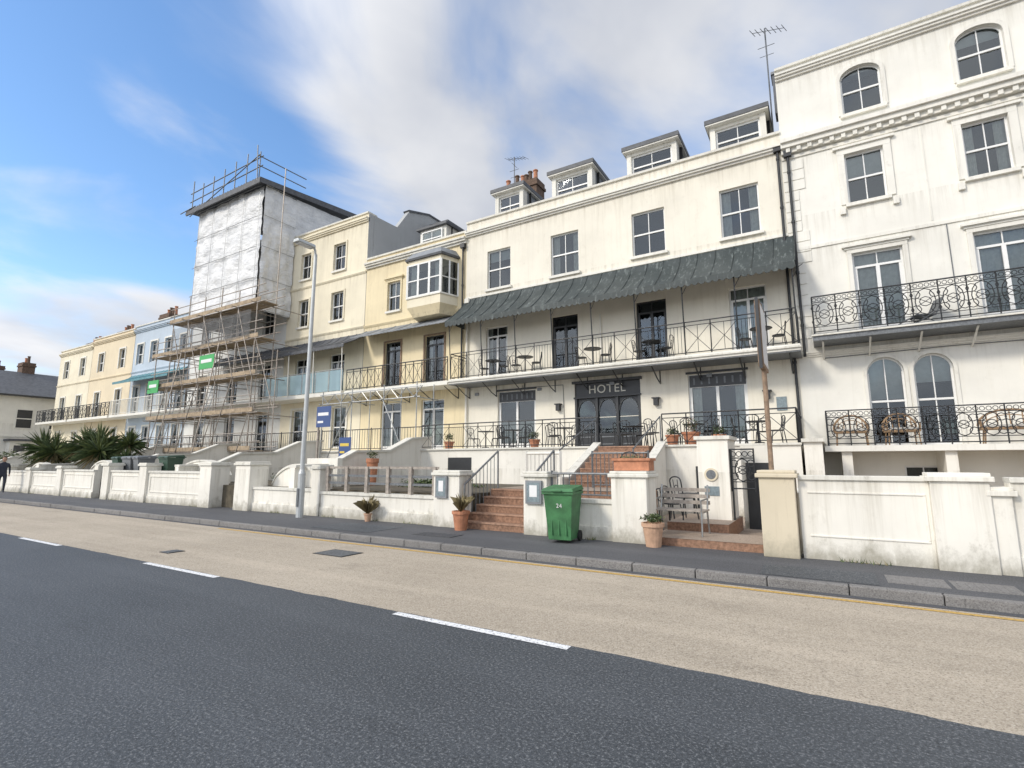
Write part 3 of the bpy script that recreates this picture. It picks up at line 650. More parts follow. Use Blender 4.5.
def bulge(u,v,L,Hh,seed):
    a=abs(sin(pi*u*L/1.74))**.7; c=abs(sin(pi*v*Hh/1.9))**.8
    return .05+.09*a*c+.10*noise.noise(Vector((u*L*1.1,v*Hh*1.6,seed)))+.04*noise.noise(Vector((u*L*4,v*Hh*4,seed)))
b=B()
sheetpanel(b,lambda u,v:(-34.35+7.0*u,16.85-bulge(u,v,7,7.7,1),10.1+7.8*v+.16*noise.noise(Vector((u*9,0,3)))*(1-v)),56,60,"sheeting")
sheetpanel(b,lambda u,v:(-27.3+bulge(u,v,6,7.7,5),16.85+2.1*u,10.3+7.6*v),18,60,"sheeting")
sheetpanel(b,lambda u,v:(-27.3+bulge(u,v,6,7.7,8)*.6,18.95+5.0*u,15.6+(2.4+.25*u)*v),24,12,"sheeting")
sheetpanel(b,lambda u,v:(-34.4-bulge(u,v,6,7.7,9),16.85+6*u,10.3+7.6*v),18,30,"sheeting")
b.obj("sheeting",S,smooth=True)
b=B()
for k in range(5):
    z=10.3+k*1.9; b.path([(-34.5+i*.5,16.70-.05*abs(sin(i*1.8)),z) for i in range(15)],.018,"galv"); b.path([(-27.12,16.8+i*.3,z) for i in range(8)],.018,"galv")
for k in range(5): x=-34.1+1.65*k; b.cyl((x,16.68,10.2),(x,16.68,17.9),.014,"galv")
b.obj("straps",S)
b=B()
b.prismx([(16.3,18.0),(16.3,18.14),(24.4,19.0),(24.4,18.86)],-35.1,-27.0,"slate")
b.prismx([(16.28,17.78),(16.28,18.05),(16.36,18.05),(16.36,17.78)],-35.1,-27.0,"slate"); b.quad((-26.98,16.3,17.8),(-26.98,24.4,18.6),(-26.98,24.4,18.92),(-26.98,16.3,18.1),"slate")
for i in range(28): x=-35.0+i*.29; b.cyl((x,16.3,18.17),(x,24.3,19.02),.02,"slate",4)
b.obj("temporary_roof",S)
b=B(); sheetpanel(b,lambda u,v:(-34.3+8.2*u,15.84+.06*noise.noise(Vector((u*20,v*5,2))),8.35+1.5*v+.15*noise.noise(Vector((u*7,1,1)))),30,6,"netting")
b.obj("debris_netting",S)
b=B(); b.box(-30.6,-29.1,15.7,15.74,6.9,7.7,"sign_green"); b.box(-30.4,-29.3,15.69,15.7,7.25,7.45,"sign_white"); b.box(-36.4,-35.1,15.7,15.74,5.9,6.7,"sign_green"); b.box(-36.2,-35.3,15.69,15.7,6.25,6.45,"sign_white"); b.obj("contractor_boards",S)
# ------------------------------------------------------------ further houses left
def simple_house(name,x0,x1,mat,ztop,wins,can=None,rail=True,fl=(9.3,5.22,2.12)):
    h=House(name,x0,x1); ops=[]
    W=x1-x0
    for i,z in enumerate(fl):
        for k in range(wins):
            c=x0+W*(k+.5)/wins; hh=(1.6,2.3,2.2)[i]; ops.append((c-.5,c+.5,z,z+hh))
    facade(h,x0,x1,0,ztop,ops,mat); body(h,ztop,"stucco_grey" if mat!="stucco_cream" else mat); parapet(h,ztop,mat); cornice(h,ztop-.5,.25,.2,mat); cornice(h,8.6,.12,.08,mat)
    for o in ops: window(h,o); surround(h,o,w=.12,head=False)
    if can: canopy(h["canopy"],x0+.2,x1-.2,18.98,8.4,17.7,7.7,can,n=5,val=.15)
    h["balcony"].box(x0+.1,x1-.1,17.75,19,5.02,5.2,"trim")
    if rail=="white": rail_bars(h["railing"],(x0+.1,17.8),(x1-.1,17.8),5.2,1.1,.2,"trim",.018)
    elif rail: rail_x(h["railing"],(x0+.1,17.8),(x1-.1,17.8),5.2,1.05,.7,r=.02)
    h.finish()
simple_house("pale_townhouse",-38.2,-34.25,"stucco_pale",12.3,1)
simple_house("blue_townhouse",-46.9,-38.25,"stucco_blue",12.4,4,"teal","white")
simple_house("buff_townhouse",-54.6,-46.95,"stucco_buff",12.3,2,None,True)
simple_house("pale_yellow_townhouse",-61.6,-54.65,"stucco_cream",12.0,2,None,True)
for (x,z) in ((-38.4,14.6),(-40.8,13.9),(-46.9,14.1),(-54.6,13.6),(-61.2,13.3)):
    chimney("chimney",x-1.0,x+.6,21,22.2,11.5,z,4)
def villa(name,x0,x1,y0,y1,ze,zr,mat,roof):
    """detached villa, ridge along y, main elevation towards +x"""
    e=empty(name,(x1,(y0+y1)/2,0)); b=B(); xm=(x0+x1)/2
    b.box(x0,x1,y0,y1,0,ze,mat); 
    for y in (y0,y1): b.add([(x0,y,ze),(x1,y,ze),(xm,y,zr)],[(0,1,2)],mat)
    b.box(x1,x1+.06,y0-.02,y1,ze*.5,ze*.5+.12,"trim"); b.obj("walls",e)
    r=B(); r.prism([(x0-.5,ze-.15),(x0-.5,ze),(xm,zr+.15),(x1+.5,ze),(x1+.5,ze-.15),(xm,zr)],y0-.4,y1+.4,roof); r.box(x1+.5,x1+.62,y0-.4,y1+.4,ze-.18,ze-.02,"frame_dark"); r.obj("roof",e)
    w=B(); y=y0+1.0
    while y<y1-1.2:
        for z,h in ((1.3,2.0),(4.9,1.7)):
            w.box(x1+.001,x1+.05,y-.08,y+1.18,z-.1,z+h+.1,"trim"); w.box(x1+.051,x1+.06,y,y+1.1,z,z+h*.48,"frame_dark"); w.box(x1+.051,x1+.06,y,y+1.1,z+h*.54,z+h,"frame_dark")
        y+=2.5
    x=x0+1
    while x<x1-1.5:
        for z,h in ((1.3,2.0),(4.9,1.7)): w.box(x,x+1.1,y0-.05,y0-.001,z,z+h,"trim"); w.box(x+.08,x+1.02,y0-.06,y0-.051,z+.08,z+h-.08,"frame_dark")
        x+=2.6
    w.obj("windows",e)
    p=B(); p.box(x1+.02,x1+1.1,y0+3,y0+6.5,0,3.6,mat); p.box(x1,x1+1.3,y0+2.8,y0+6.7,3.6,3.8,roof)
    for k in range(3): p.box(x1+1.1,x1+1.12,y0+3.3+k*1.1,y0+4.1+k*1.1,1.2,3.2,"frame_dark")
    p.obj("bay_window",e)
villa("white_villa",-74,-65.5,14.0,23.0,8.0,10.6,"stucco_white","slate"); villa("white_villa",-90,-78,12.5,26,8.2,11.5,"stucco_white","slate")
villa("white_villa",-76,-66,25,38,9.0,12.0,"stucco_pale","slate")
chimney("chimney",-71,-69.6,18.5,19.5,9,11.8,2); chimney("chimney",-84.5,-83,19.5,20.5,10,13,3)

# ------------------------------------------------------------ terraces & gardens
T=empty("hotel_terrace",(-7,16,0)); b=B()
b.box(-13.95,-6.3,15.95,18.99,0,2.08,"wall_white"); b.box(-4.3,-.55,15.95,18.99,0,2.08,"wall_white"); b.box(-6.3,-4.3,15.97,18.98,0,2.07,"paving")
b.box(-13.98,-6.28,15.88,16.2,2.082,2.14,"coping"); b.box(-4.32,-.52,15.88,16.2,2.082,2.14,"coping"); b.obj("platform",T)
b=B(); b.box(-3.3,-2.3,15.935,15.96,.3,1.5,"frame_dark"); b.box(-12.5,-11.4,15.935,15.96,1.1,1.8,"frame_dark"); b.obj("basement_openings",T)
b=B(); rail_x(b,(-13.9,16.0),(-6.35,16.0),2.14,.95,.7); rail_x(b,(-4.25,16.0),(-.6,16.0),2.14,.95,.7); rail_x(b,(-.6,16),(-.6,18.9),2.14,.95,.7); b.obj("railing",T)
b=B()
for x0,x1 in ((-61.5,-54.7),(-54.5,-47.1),(-46.8,-38.4),(-38.1,-34.4),(-34.1,-27.6),(-27.4,-20.9),(-20.7,-14.1)):
    b.box(x0,x1,16.6,18.98,0,2.08,"wall_white"); b.box(x0,x1,16.52,16.8,2.082,2.15,"coping")
b.obj("terrace_wall")
b=B()
for x0,x1 in ((-61.5,-47.1),(-46.8,-34.4),(-34.1,-20.9),(-20.7,-14.1)): rail_bars(b,(x0,16.6),(x1,16.6),2.15,.95,.16,"iron",.011)
b.obj("terrace_railing")
b=B(); b.box(-62,-7.5,10.3,16.6,-.1,.85,"soil"); b.box(-7.5,13,10.3,19.0,-.1,.10,"paving"); b.obj("garden_ground")
b=B()
for x in (-14.0,-20.75,-27.45,-34.2,-38.2,-46.9,-54.6):
    b.prismx([(10.2,.1),(10.2,1.45),(11.6,1.5),(12.6,1.95),(14.2,2.0),(15.4,2.5),(16.6,2.6),(16.6,.1)],x-.12,x+.12,"wall_white")
    b.prismx([(10.2,1.452),(11.6,1.502),(12.6,1.952),(14.2,2.002),(15.4,2.502),(16.6,2.602),(16.6,2.68),(15.38,2.58),(14.18,2.08),(12.58,2.03),(11.58,1.58),(10.2,1.53)],x-.17,x+.17,"coping")
b.obj("garden_party_wall")
# ------------------------------------------------------------ front boundary walls
def pier(b,x0,x1,y0,y1,z1,mat="wall_white",cap="coping",z0=.1):
    b.box(x0,x1,y0,y1,z0,z1-.1,mat); b.box(x0-.05,x1+.05,y0-.05,y1+.05,z1-.1,z1-.03,cap); b.box(x0-.02,x1+.02,y0-.02,y1+.02,z1-.03,z1+.02,cap)
def wallseg(b,x0,x1,y0,z1,mat="wall_white",th=.25,panels=True,plinth=True):
    b.box(x0,x1,y0,y0+th,.1,z1-.07,mat); b.box(x0,x1,y0-.04,y0+th+.04,z1-.07,z1,"coping")
    if plinth: b.box(x0,x1,y0-.03,y0-.001,.1,.36,mat)
    if panels:
        n=max(1,round((x1-x0)/3.2)); w=(x1-x0)/n
        for i in range(n):
            a=x0+i*w+.18; c=a+w-.36; zt=z1-.2; zb=.5
            for q in ((a,c,zt-.03,zt),(a,c,zb,zb+.03)): b.box(q[0],q[1],y0-.022,y0-.001,q[2],q[3],mat)
            b.box(a,a+.03,y0-.022,y0-.001,zb+.031,zt-.031,mat); b.box(c-.03,c,y0-.022,y0-.001,zb+.031,zt-.031,mat)
b=B(); wallseg(b,-.42,1.25,9.66,1.40,panels=False,plinth=False); 
b.box(-.3,1.2,9.645,9.659,.45,.48,"wall_white"); b.box(-.3,1.2,9.645,9.659,1.12,1.15,"wall_white"); b.box(1.17,1.2,9.645,9.659,.481,1.119,"wall_white")
pier(b,1.25,1.9,9.56,9.98,1.44,cap="wall_white"); pier(b,1.9,2.12,9.6,9.94,1.25,cap="wall_white"); wallseg(b,2.12,6.8,9.66,1.40); pier(b,6.8,7.5,9.56,9.98,1.44); wallseg(b,7.5,13,9.66,1.4); b.obj("front_garden_wall",bevel=.012)
b=B(); pier(b,-.98,-.46,9.5,10.1,1.46,"pier_buff","pier_buff"); b.box(-1.0,-.44,10.1,12.2,.1,1.1,"wall_white"); b.obj("gate_pier",bevel=.015)
b=B(); pier(b,-3.62,-2.92,9.72,10.35,1.42); b.obj("gate_pier",bevel=.015)
b=B(); pier(b,-5.58,-5.02,9.72,10.2,1.40); b.obj("gate_pier",bevel=.015)
b=B(); pier(b,-8.15,-7.38,9.85,10.35,1.40); b.obj("gate_pier",bevel=.015)
b=B(); wallseg(b,-5.02,-3.62,9.8,.88,panels=False); rail_bars(b,(-5.0,9.92),(-3.64,9.92),.88,.5,.13,"iron_grey",.012); b.obj("low_wall_with_railing")
b=B(); wallseg(b,-12.35,-8.15,9.98,.80,panels=False)
for i in range(6):
    x=-12.2+i*.78; b.box(x-.05,x+.05,10.03,10.13,.8,1.5,"wood_grey")
for z in (1.05,1.25,1.47): b.box(-12.25,-8.18,10.06,10.09,z-.03,z+.03,"wood_grey" if z>1.3 else "iron_grey")
b.obj("low_wall_with_timber_railing")
b=B(); pier(b,-12.75,-12.4,9.95,10.4,1.52); b.obj("gate_pier",bevel=.01)
def scallop(b,x0,x1,y0,z0,z1,th=.24,mat="wall_white"):
    pts=[(x0,.1)]+[(x0+(x1-x0)*i/14, z0+(z1-z0)*sin(pi*i/14)**.6) for i in range(15)]+[(x1,.1)]
    b.prism(pts[::-1],y0,y0+th,mat)
    for p,q in zip(pts[1:-2],pts[2:-1]): b.prism([(p[0],p[1]+.002),(p[0],p[1]+.07),(q[0],q[1]+.07),(q[0],q[1]+.002)],y0-.04,y0+th+.04,"coping")
b=B(); wallseg(b,-15.6,-12.75,10.0,.85,panels=False); scallop(b,-15.5,-13.1,10.6,.9,1.5); b.box(-14.9,-13.4,11.4,11.6,.1,1.75,"wall_white"); b.obj("front_garden_wall")
for xa,xb,zt in ((-16.4,-15.6,1.62),(-18.5,-17.8,1.6)):
    b=B(); pier(b,xa,xb,9.85,10.5,zt); b.obj("gate_pier",bevel=.015)
x=-18.5; i=0
while x>-62:
    L=random.choice([2.6,3.2,3.8]); z=random.choice([1.15,1.3,1.4]) if x>-30 else random.choice([.95,1.1,1.2])
    b=B(); wallseg(b,x-L,x,9.98,z); pier(b,x-L-.55,x-L,9.88,10.4,z+random.choice([.15,.28]))
    if i%2==0: scallop(b,x-L+.2,x-.3,10.9,z-.2,z+.35)
    b.obj("front_garden_wall"); x-=L+.55
    if i%3==1: x-=1.0
    i+=1
# steps
b=B()
for k in range(5):
    b.box(-7.35,-5.6,9.9+.3*k,12.2,.1 if k==0 else .1+.17*k-.001,.1+.17*(k+1),"brick"); b.box(-7.35,-5.6,9.88+.3*k,9.93+.3*k,.1+.17*(k+1)-.03,.1+.17*(k+1)+.004,"step_tile")
b.box(-7.35,-3.7,11.4,13.2,.1,.94,"brick"); b.quad((-7.35,11.41,.954),(-3.7,11.41,.954),(-3.7,13.2,.954),(-7.35,13.2,.954),"paving")
for k in range(7):
    b.box(-6.1,-4.5,13.2+.36*k,16.0,.95+.165*k,.95+.165*(k+1)-.002,"brick"); b.box(-6.1,-4.5,13.18+.36*k,13.23+.36*k,.95+.165*(k+1)-.03,.95+.165*(k+1)+.004,"step_tile")
b.obj("brick_steps")
b=B()
for x in (-6.35,-4.25):
    b.prismx([(12.9,.1),(12.9,1.15),(13.5,1.15),(15.9,2.2),(15.9,.1)],x-.1,x+.1,"wall_white"); b.prismx([(12.88,1.152),(13.5,1.152),(15.9,2.202),(15.9,2.26),(13.48,1.21),(12.88,1.21)],x-.13,x+.13,"coping")
b.obj("stair_cheek_wall")
b=B()
for x in (-7.3,-5.68):
    b.cyl((x,9.95,.15),(x,9.95,1.1),.022,"iron_grey"); b.cyl((x,11.4,.95),(x,11.4,1.9),.022,"iron_grey"); b.cyl((x,9.95,1.1),(x,11.4,1.9),.024,"iron_grey")
    for k in range(8): y=10.1+k*.16; z=.15+.55*(y-9.95); b.cyl((x,y,z),(x,y,1.1+.55*(y-9.95)),.01,"iron_grey",4)
for x in (-6.35,-4.25):
    b.cyl((x,13.1,1.2),(x,13.1,1.95),.018,"iron_grey"); b.cyl((x,15.8,2.25),(x,15.8,3.0),.018,"iron_grey"); b.cyl((x,13.1,1.95),(x,15.8,3.0),.02,"iron_grey")
rail_bars(b,(-5.3,12.9),(-3.8,12.9),.95,.9,.12,"iron_grey",.011); b.obj("stair_handrail")
b=B(); rail_bars(b,(-6.9,12.2),(-5.9,12.2),.95,.9,.13,"trim",.02); b.obj("white_picket_gate")
b=B(); b.box(-2.9,-1.0,9.8,11.0,.1,.24,"brick"); b.quad((-2.9,9.82,.245),(-1.0,9.82,.245),(-1.0,11.0,.245),(-2.9,11.0,.245),"paving"); b.box(-2.9,-1.72,11.0,13,.1,.40,"brick"); b.quad((-2.9,11.02,.405),(-1.72,11.02,.405),(-1.72,13,.405),(-2.9,13,.405),"paving"); b.obj("entrance_steps")
b=B(); b.box(-2.42,-1.78,11.9,12.9,.1,2.1,"wall_white"); b.box(-2.47,-1.73,11.85,12.95,2.1,2.18,"coping"); b.cyl((-2.15,11.9,1.35),(-2.15,11.87,1.35),.14,"pier_buff",20); b.cyl((-2.15,11.875,1.35),(-2.15,11.865,1.35),.1,"iron_grey",20)
b.box(-2.3,-2.0,11.885,11.9,.9,1.1,"notice"); b.obj("porch_wall_block",bevel=.01)
b=B(); b.box(-1.72,-1.05,13.3,13.4,.1,2.0,"wall_white"); b.box(-1.62,-1.12,13.26,13.299,.1,1.6,"frame_dark"); b.box(-1.66,-1.08,13.24,13.26,1.6,1.68,"trim"); b.obj("basement_entrance")
b=B(); rail_scroll(b,-1.76,-1.3,12.0,1.0,.9,"iron",.45); b.cyl((-1.74,12,.1),(-1.74,12,1.9),.02,"iron"); b.obj("iron_gate")
def notice(x,y,z,w,h):
    b=B(); b.box(x,x+w,y-.06,y-.001,z,z+h,"lead"); b.box(x+.04,x+w-.04,y-.064,y-.06,z+.04,z+h-.04,"notice"); b.box(x+.1,x+w-.1,y-.066,y-.064,z+h*.3,z+h*.8,"sign_white"); b.obj("notice_board")
notice(-5.5,9.72,.75,.38,.48); notice(-8.05,9.85,.78,.34,.5)

# ------------------------------------------------------------ street furniture
L=empty("street_lamp",(-12.6,9.5,.11)); b=B()
b.cyl((-12.6,9.5,.1),(-12.6,9.5,1.3),.1,"lamp_grey",12); b.cyl((-12.6,9.5,1.3),(-12.6,9.5,1.42),.1,"lamp_grey",12,.065); b.cyl((-12.6,9.5,1.42),(-12.58,9.5,7.75),.068,"lamp_grey",12,.048)
b.path([(-12.58,9.5,7.72),(-12.58,9.46,7.9),(-12.58,9.34,7.97)],.035,"lamp_grey",8); b.box(-12.64,-12.56,9.385,9.40,.4,.9,"iron_grey"); b.obj("column",L,smooth=False)
b=B(); b.prism([(-12.71,7.9),(-12.68,8.0),(-12.48,8.0),(-12.45,7.9)],8.8,9.4,"lamp_grey"); b.box(-12.68,-12.48,8.87,9.3,7.875,7.9,"sign_white"); b.obj("lantern",L,bevel=.02)
b=B(); x,y=-.98,12.0
b.cyl((x,y,.1),(x,y,5.0),.05,"wood",10); b.box(x-.05,x+.05,y-.55,y+.5,3.55,4.95,"wood"); b.box(x-.056,x-.05,y-.48,y+.43,3.62,4.88,"sign_white"); b.box(x+.05,x+.056,y-.48,y+.43,3.62,4.88,"sign_white"); b.box(x-.03,x+.03,y-.6,y-.55,3.5,5.0,"frame_dark"); b.obj("hanging_sign_post")
def estate(x,y,z0,z1,w,h,m1,m2):
    b=B(); b.box(x-.03,x+.03,y-.03,y+.03,z0,z1,"wood_grey"); b.box(x-w*.1,x+w*.9,y-.05,y-.031,z1-h,z1,m1); b.box(x-w*.0,x+w*.75,y-.056,y-.051,z1-h*.45,z1-h*.3,m2); b.box(x-w*.0,x+w*.4,y-.056,y-.051,z1-h*.8,z1-h*.7,m2); b.obj("for_sale_board")
estate(-16.7,13.2,.8,3.75,.8,.8,"sign_blue","sign_white"); estate(-14.9,12.8,.8,2.5,.6,.7,"sign_blue","sign_yellow")
def wheelie(name,loc,rz,mat,sc=1,txt=None):
    e=empty(name,loc,rz); b=B()
    b.add([(-.22,-.24,.06),(.22,-.24,.06),(.22,.22,.06),(-.22,.22,.06),(-.285,-.34,.94),(.285,-.34,.94),(.285,.3,.94),(-.285,.3,.94)],[(0,3,2,1),(4,5,6,7),(0,1,5,4),(1,2,6,5),(2,3,7,6),(3,0,4,7)],mat)
    b.box(-.31,.31,-.365,.32,.9,.955,mat); 
    b.add([(-.32,-.39,.955),(.32,-.39,.955),(.32,.34,.975),(-.32,.34,.975),(-.29,-.34,1.01),(.29,-.34,1.01),(.29,.3,1.06),(-.29,.3,1.06)],[(0,3,2,1),(4,5,6,7),(0,1,5,4),(1,2,6,5),(2,3,7,6),(3,0,4,7)],mat)
    b.box(-.1,.1,-.42,-.385,.955,.985,mat)
    b.cyl((-.27,.4,.97),(.27,.4,.97),.018,mat,8); 
    for s in (-.24,.24): b.box(s-.02,s+.02,.3,.4,.95,.99,mat)
    for s in (-.14,.0,.14): b.box(s-.012,s+.012,-.285,-.255,.15,.42,mat)
    o=b.obj("body",None,bevel=.012); o.parent=e; o.location=(0,0,0)
    w=B()
    for s in (-.27,.22): w.cyl((s,.24,.1),(s+.05,.24,.1),.1,"rubber",16)
    o=w.obj("wheels"); o.parent=e; o.location=(0,0,0)
    if txt:
        t=textobj(txt,"house_number",None,(0.02,-.318,.69),.11,"sign_white",.002,(pi/2+.12,0,0)); t.parent=e
    return e
wheelie("wheelie_bin",(-4.42,9.25,.108),.12,"bin_green",1,"24")
for (x,y,m,r) in ((-22.3,10.75,"bin_dark",.1),(-24.6,10.8,"bin_grey",-.1),(-25.5,10.8,"bin_grey",.15),(-27.0,11,"bin_dark",0)): wheelie("wheelie_bin",(x,y,.85),r,m)
b=B()
for y in (-.2,-.1,0,.1,.2): b.box(-.65,.65,y-.035,y+.035,.44,.465,"wood_grey")
for z in (.58,.70,.82): b.box(-.65,.65,.25+z*.06,.275+z*.06,z-.035,z+.035,"wood_grey")
for x in (-.6,.6):
    b.path([(x,-.25,0),(x,-.22,.43),(x,.22,.43),(x,.32,.92)],.022,"galv",6); b.cyl((x,.2,.43),(x,.3,0),.022,"galv"); b.path([(x,-.22,.43),(x,-.24,.65),(x,.27,.66)],.018,"galv",6)
bench=b.obj("park_bench",loc=(-2.5,10.5,.248),rz=-.05); bench.scale=(.75,1,1)
b=B(); b.lathe((0,0,0),[(0,.72),(.33,.72),(.35,.735),(.33,.75),(0,.75)],"iron",20); b.cyl((0,0,.02),(0,0,.72),.025,"iron",8)
for k in range(3): a=k*2.1; b.path([(0,0,.12),(cos(a)*.15,sin(a)*.15,.1),(cos(a)*.28,sin(a)*.28,0)],.016,"iron")
tbl=b.obj("bistro_table",loc=(-11.6,17.2,2.1))
b=B(); b.lathe((0,0,0),[(0,.44),(.19,.44),(.2,.455),(.19,.47),(0,.47)],"iron",16)
for sx in(-1,1):
    b.path([(sx*.2,-.2,0),(sx*.16,-.14,.45)],.015,"iron",5); b.path([(sx*.2,.22,0),(sx*.17,.16,.45),(sx*.18,.22,.8)],.015,"iron",5)
    b.cyl((sx*.06,.18,.47),(sx*.07,.225,.84),.01,"iron",4)
b.path([(.18*cos(pi*i/8),.22,.8+.1*sin(pi*i/8)) for i in range(9)],.015,"iron",5); b.ring((0,.2,.66),.06,.01,"iron",8)
chr_=b.obj("bistro_chair",loc=(-12.1,17.1,2.1),rz=1.4)
def chair(x,y,z,rz): inst(chr_,"bistro_chair",(x,y,z),rz)
def table(x,y,z): inst(tbl,"bistro_table",(x,y,z))
for (x,y,z) in ((-10.2,17,2.1),(-3.6,17.4,2.1),(-1.7,17.2,2.1),(-8.0,16.9,2.1),(-5.6,17.4,2.1),(-12.0,18.3,5.22),(-7.4,18.3,5.22),(-5.1,18.3,5.22),(-1.5,18.3,5.22),(-10.4,18.3,5.22)):
    table(x,y,z); chair(x-.5,y+.1,z,1.4+random.uniform(-.4,.4)); chair(x+.5,y+.05,z,-1.5+random.uniform(-.4,.4))
    if z<3: chair(x+.1,y+.55,z,random.uniform(-.3,.3)); chair(x-.1,y-.5,z,3.1+random.uniform(-.3,.3))
chair(-11.1,17.3,2.1,-1.6); chair(-6.9,17.2,2.1,.3); chair(-4.7,16.6,2.1,2.6)
chair(-3.3,12.3,.1,.6); table(-2.9,13.6,.1); chair(-2.7,11.7,.405,2.5); chair(-3.5,13.8,.1,1.2); chair(-3.9,11.8,.955,.4)
def wicker(x,y,z,rz,w=.9):
    b=B(); 
    for k in range(9):
        a=pi*k/8; b.path([(cos(a)*w*.5,.2,.42),(cos(a)*w*.5,.25,.45+.42*sin(a)**.5 if 0<k<8 else .5)],.015,"wicker",5)
    b.path([(cos(pi*i/14)*w*.5,.25,.5+.42*sin(pi*i/14)) for i in range(15)],.028,"wicker",6); b.path([(cos(pi*i/14)*w*.42,.25,.48+.3*sin(pi*i/14)) for i in range(15)],.012,"wicker",4)
    b.box(-w*.48,w*.48,-.25,.25,.38,.44,"wicker"); b.box(-w*.44,w*.44,-.23,.2,.44,.5,"curtain")
    for sx in(-1,1):
        b.cyl((sx*w*.45,-.22,0),(sx*w*.42,-.2,.4),.02,"wicker"); b.cyl((sx*w*.45,.25,0),(sx*w*.42,.2,.4),.02,"wicker"); b.path([(sx*w*.47,-.22,.4),(sx*w*.48,-.22,.62),(sx*w*.5,.22,.66)],.02,"wicker",5)
    b.obj("wicker_seat",loc=(x,y,z),rz=rz)
wicker(.7,18.2,2.08,0,.85); wicker(1.9,18.2,2.08,.1,.8); wicker(4.2,18.1,2.08,-.1,1.3); wicker(5.6,18.2,2.08,.1,1.0); wicker(9,18.2,2.08,0,1)
def lounger(x,y,z,rz):
    b=B(); pr=[(-.5,.12),(-.2,.3),(.25,.26),(.5,.8)]
    for yy in (0,.5): b.path([(p[0],yy,p[1]) for p in pr],.018,"iron_grey",5); b.cyl((-.3,yy,0),(.35,yy,.42),.014,"iron_grey"); b.cyl((.35,yy,0),(-.2,yy,.3),.014,"iron_grey")
    for p,q in zip(pr,pr[1:]): b.quad((p[0],0,p[1]),(q[0],0,q[1]),(q[0],.5,q[1]),(p[0],.5,p[1]),"iron_grey")
    b.obj("deck_chair",loc=(x,y,z),rz=rz)
lounger(2.75,18.25,5.5,.3)
# ------------------------------------------------------------ plants
def leaves(b,c,rad,n,size,mats,blade=False):
    for _ in range(n):
        while True:
            d=Vector((random.uniform(-1,1),random.uniform(-1,1),random.uniform(-1,1)))
            if .25<d.length<1: break
        k=.75+.5*noise.noise(d*2.2+Vector(c)); p=Vector(c)+Vector((d.x*rad[0],d.y*rad[1],d.z*rad[2]))*k
        u=Vector((random.gauss(0,1),random.gauss(0,1),random.gauss(0,.7))).normalized(); w=u.cross(Vector((random.gauss(0,1),random.gauss(0,1),1))).normalized()
        s=size*random.uniform(.6,1.4); b.add([p-u*s,p-w*s*.35,p+u*s,p+w*s*.35],[(0,1,2,3)],random.choice(mats))
def pot(name,x,y,z,r,h,mat="terracotta",plant="leaf",ph=.5,spiky=False):
    e=empty(name,(x,y,z)); b=B(); b.lathe((x,y,z),[(0,.01),(r*.65,.01),(r*.7,0),(r*.95,h*.82),(r*1.08,h*.84),(r*1.08,h),(r*.93,h),(r*.9,h*.9),(0,h*.9)],mat,18); b.obj("pot",e,smooth=False)
    b=B()
    if spiky:
        for k in range(60):
            a=random.uniform(0,2*pi); t=random.uniform(.1,1); l=ph*random.uniform(.7,1.2); dx,dy=cos(a)*t,sin(a)*t
            m=(x+dx*l*.4,y+dy*l*.4,z+h+l*.6); tip=(x+dx*l*.85,y+dy*l*.85,z+h+l*(1-.5*t)); s=.015
            b.add([(x-dy*s,y+dx*s,z+h*.9),(x+dy*s,y-dx*s,z+h*.9),(m[0]+dy*s,m[1]-dx*s,m[2]),tip,(m[0]-dy*s,m[1]+dx*s,m[2])],[(0,1,2,3,4)],plant)
    else: leaves(b,(x,y,z+h+ph*.45),(r*1.2,r*1.2,ph*.55),260,.035,[plant,"leaf","leaf_light"])
    b.obj("foliage",e)
pot("potted_plant",-7.15,9.62,.108,.19,.42,"terracotta","leaf_dry",.42,True); pot("potted_plant",-2.78,9.55,.108,.19,.42,"potrim","leaf",.18)
pot("potted_plant",-10.25,9.78,.108,.1,.2,"potrim","leaf_dry",.5,True)
pot("potted_plant",-3.5,16.5,2.14,.26,.4,"terracotta","leaf_red",.5); pot("potted_plant",-2.7,16.5,2.14,.2,.3,"terracotta","leaf",.3); pot("potted_plant",-4.05,16.4,2.14,.2,.32,"terracotta","leaf",.25)
pot("potted_plant",-12.9,16.5,2.14,.2,.3,"terracotta","leaf",.4); pot("potted_plant",-9.0,16.5,2.14,.2,.3,"terracotta","leaf",.35); pot("potted_plant",-16.6,14,.85,.2,.4,"terracotta","leaf",.3)
pot("potted_plant",-13.3,12.8,.85,.2,.9,"terracotta","leaf_dry",.3)
b=B(); b.box(-3.6,-2.9,9.85,10.2,1.45,1.68,"terracotta"); b.box(-3.63,-2.87,9.82,10.23,1.64,1.69,"terracotta"); leaves(b,(-3.25,10.02,1.7),(.32,.15,.06),120,.03,["leaf","leaf_dry"]); b.obj("planter_box")
def yucca(name,heads):
    b=B()
    for (x,y,z0,z1,s) in heads:
        b.cyl((x,y,z0),(x,y,z1),.14,"leaf_dry",8,.1)
        for k in range(150):
            a=random.uniform(0,2*pi); el=random.uniform(-.7,1.45); l=s*random.uniform(.75,1.1); d=Vector((cos(a)*cos(el),sin(a)*cos(el),sin(el))); side=Vector((-sin(a),cos(a),0))*.035
            p=Vector((x,y,z1)); m=p+d*l*.55; t=p+d*l+Vector((0,0,-.22*l*(1-abs(el)/1.6)))
            b.add([p-side*.5,p+side*.5,m+side,t,m-side],[(0,1,2,3,4)],"leaf_dry" if el<-.35 and random.random()<.7 else random.choice(["leaf","leaf","leaf_light"]))
    b.obj(name)
yucca("yucca_clump",[(-39.2+random.uniform(-.3,.3)+i*.95,12.3+random.uniform(-.8,.8),.8,2.0+random.uniform(-.4,.8),1.3) for i in range(8)])
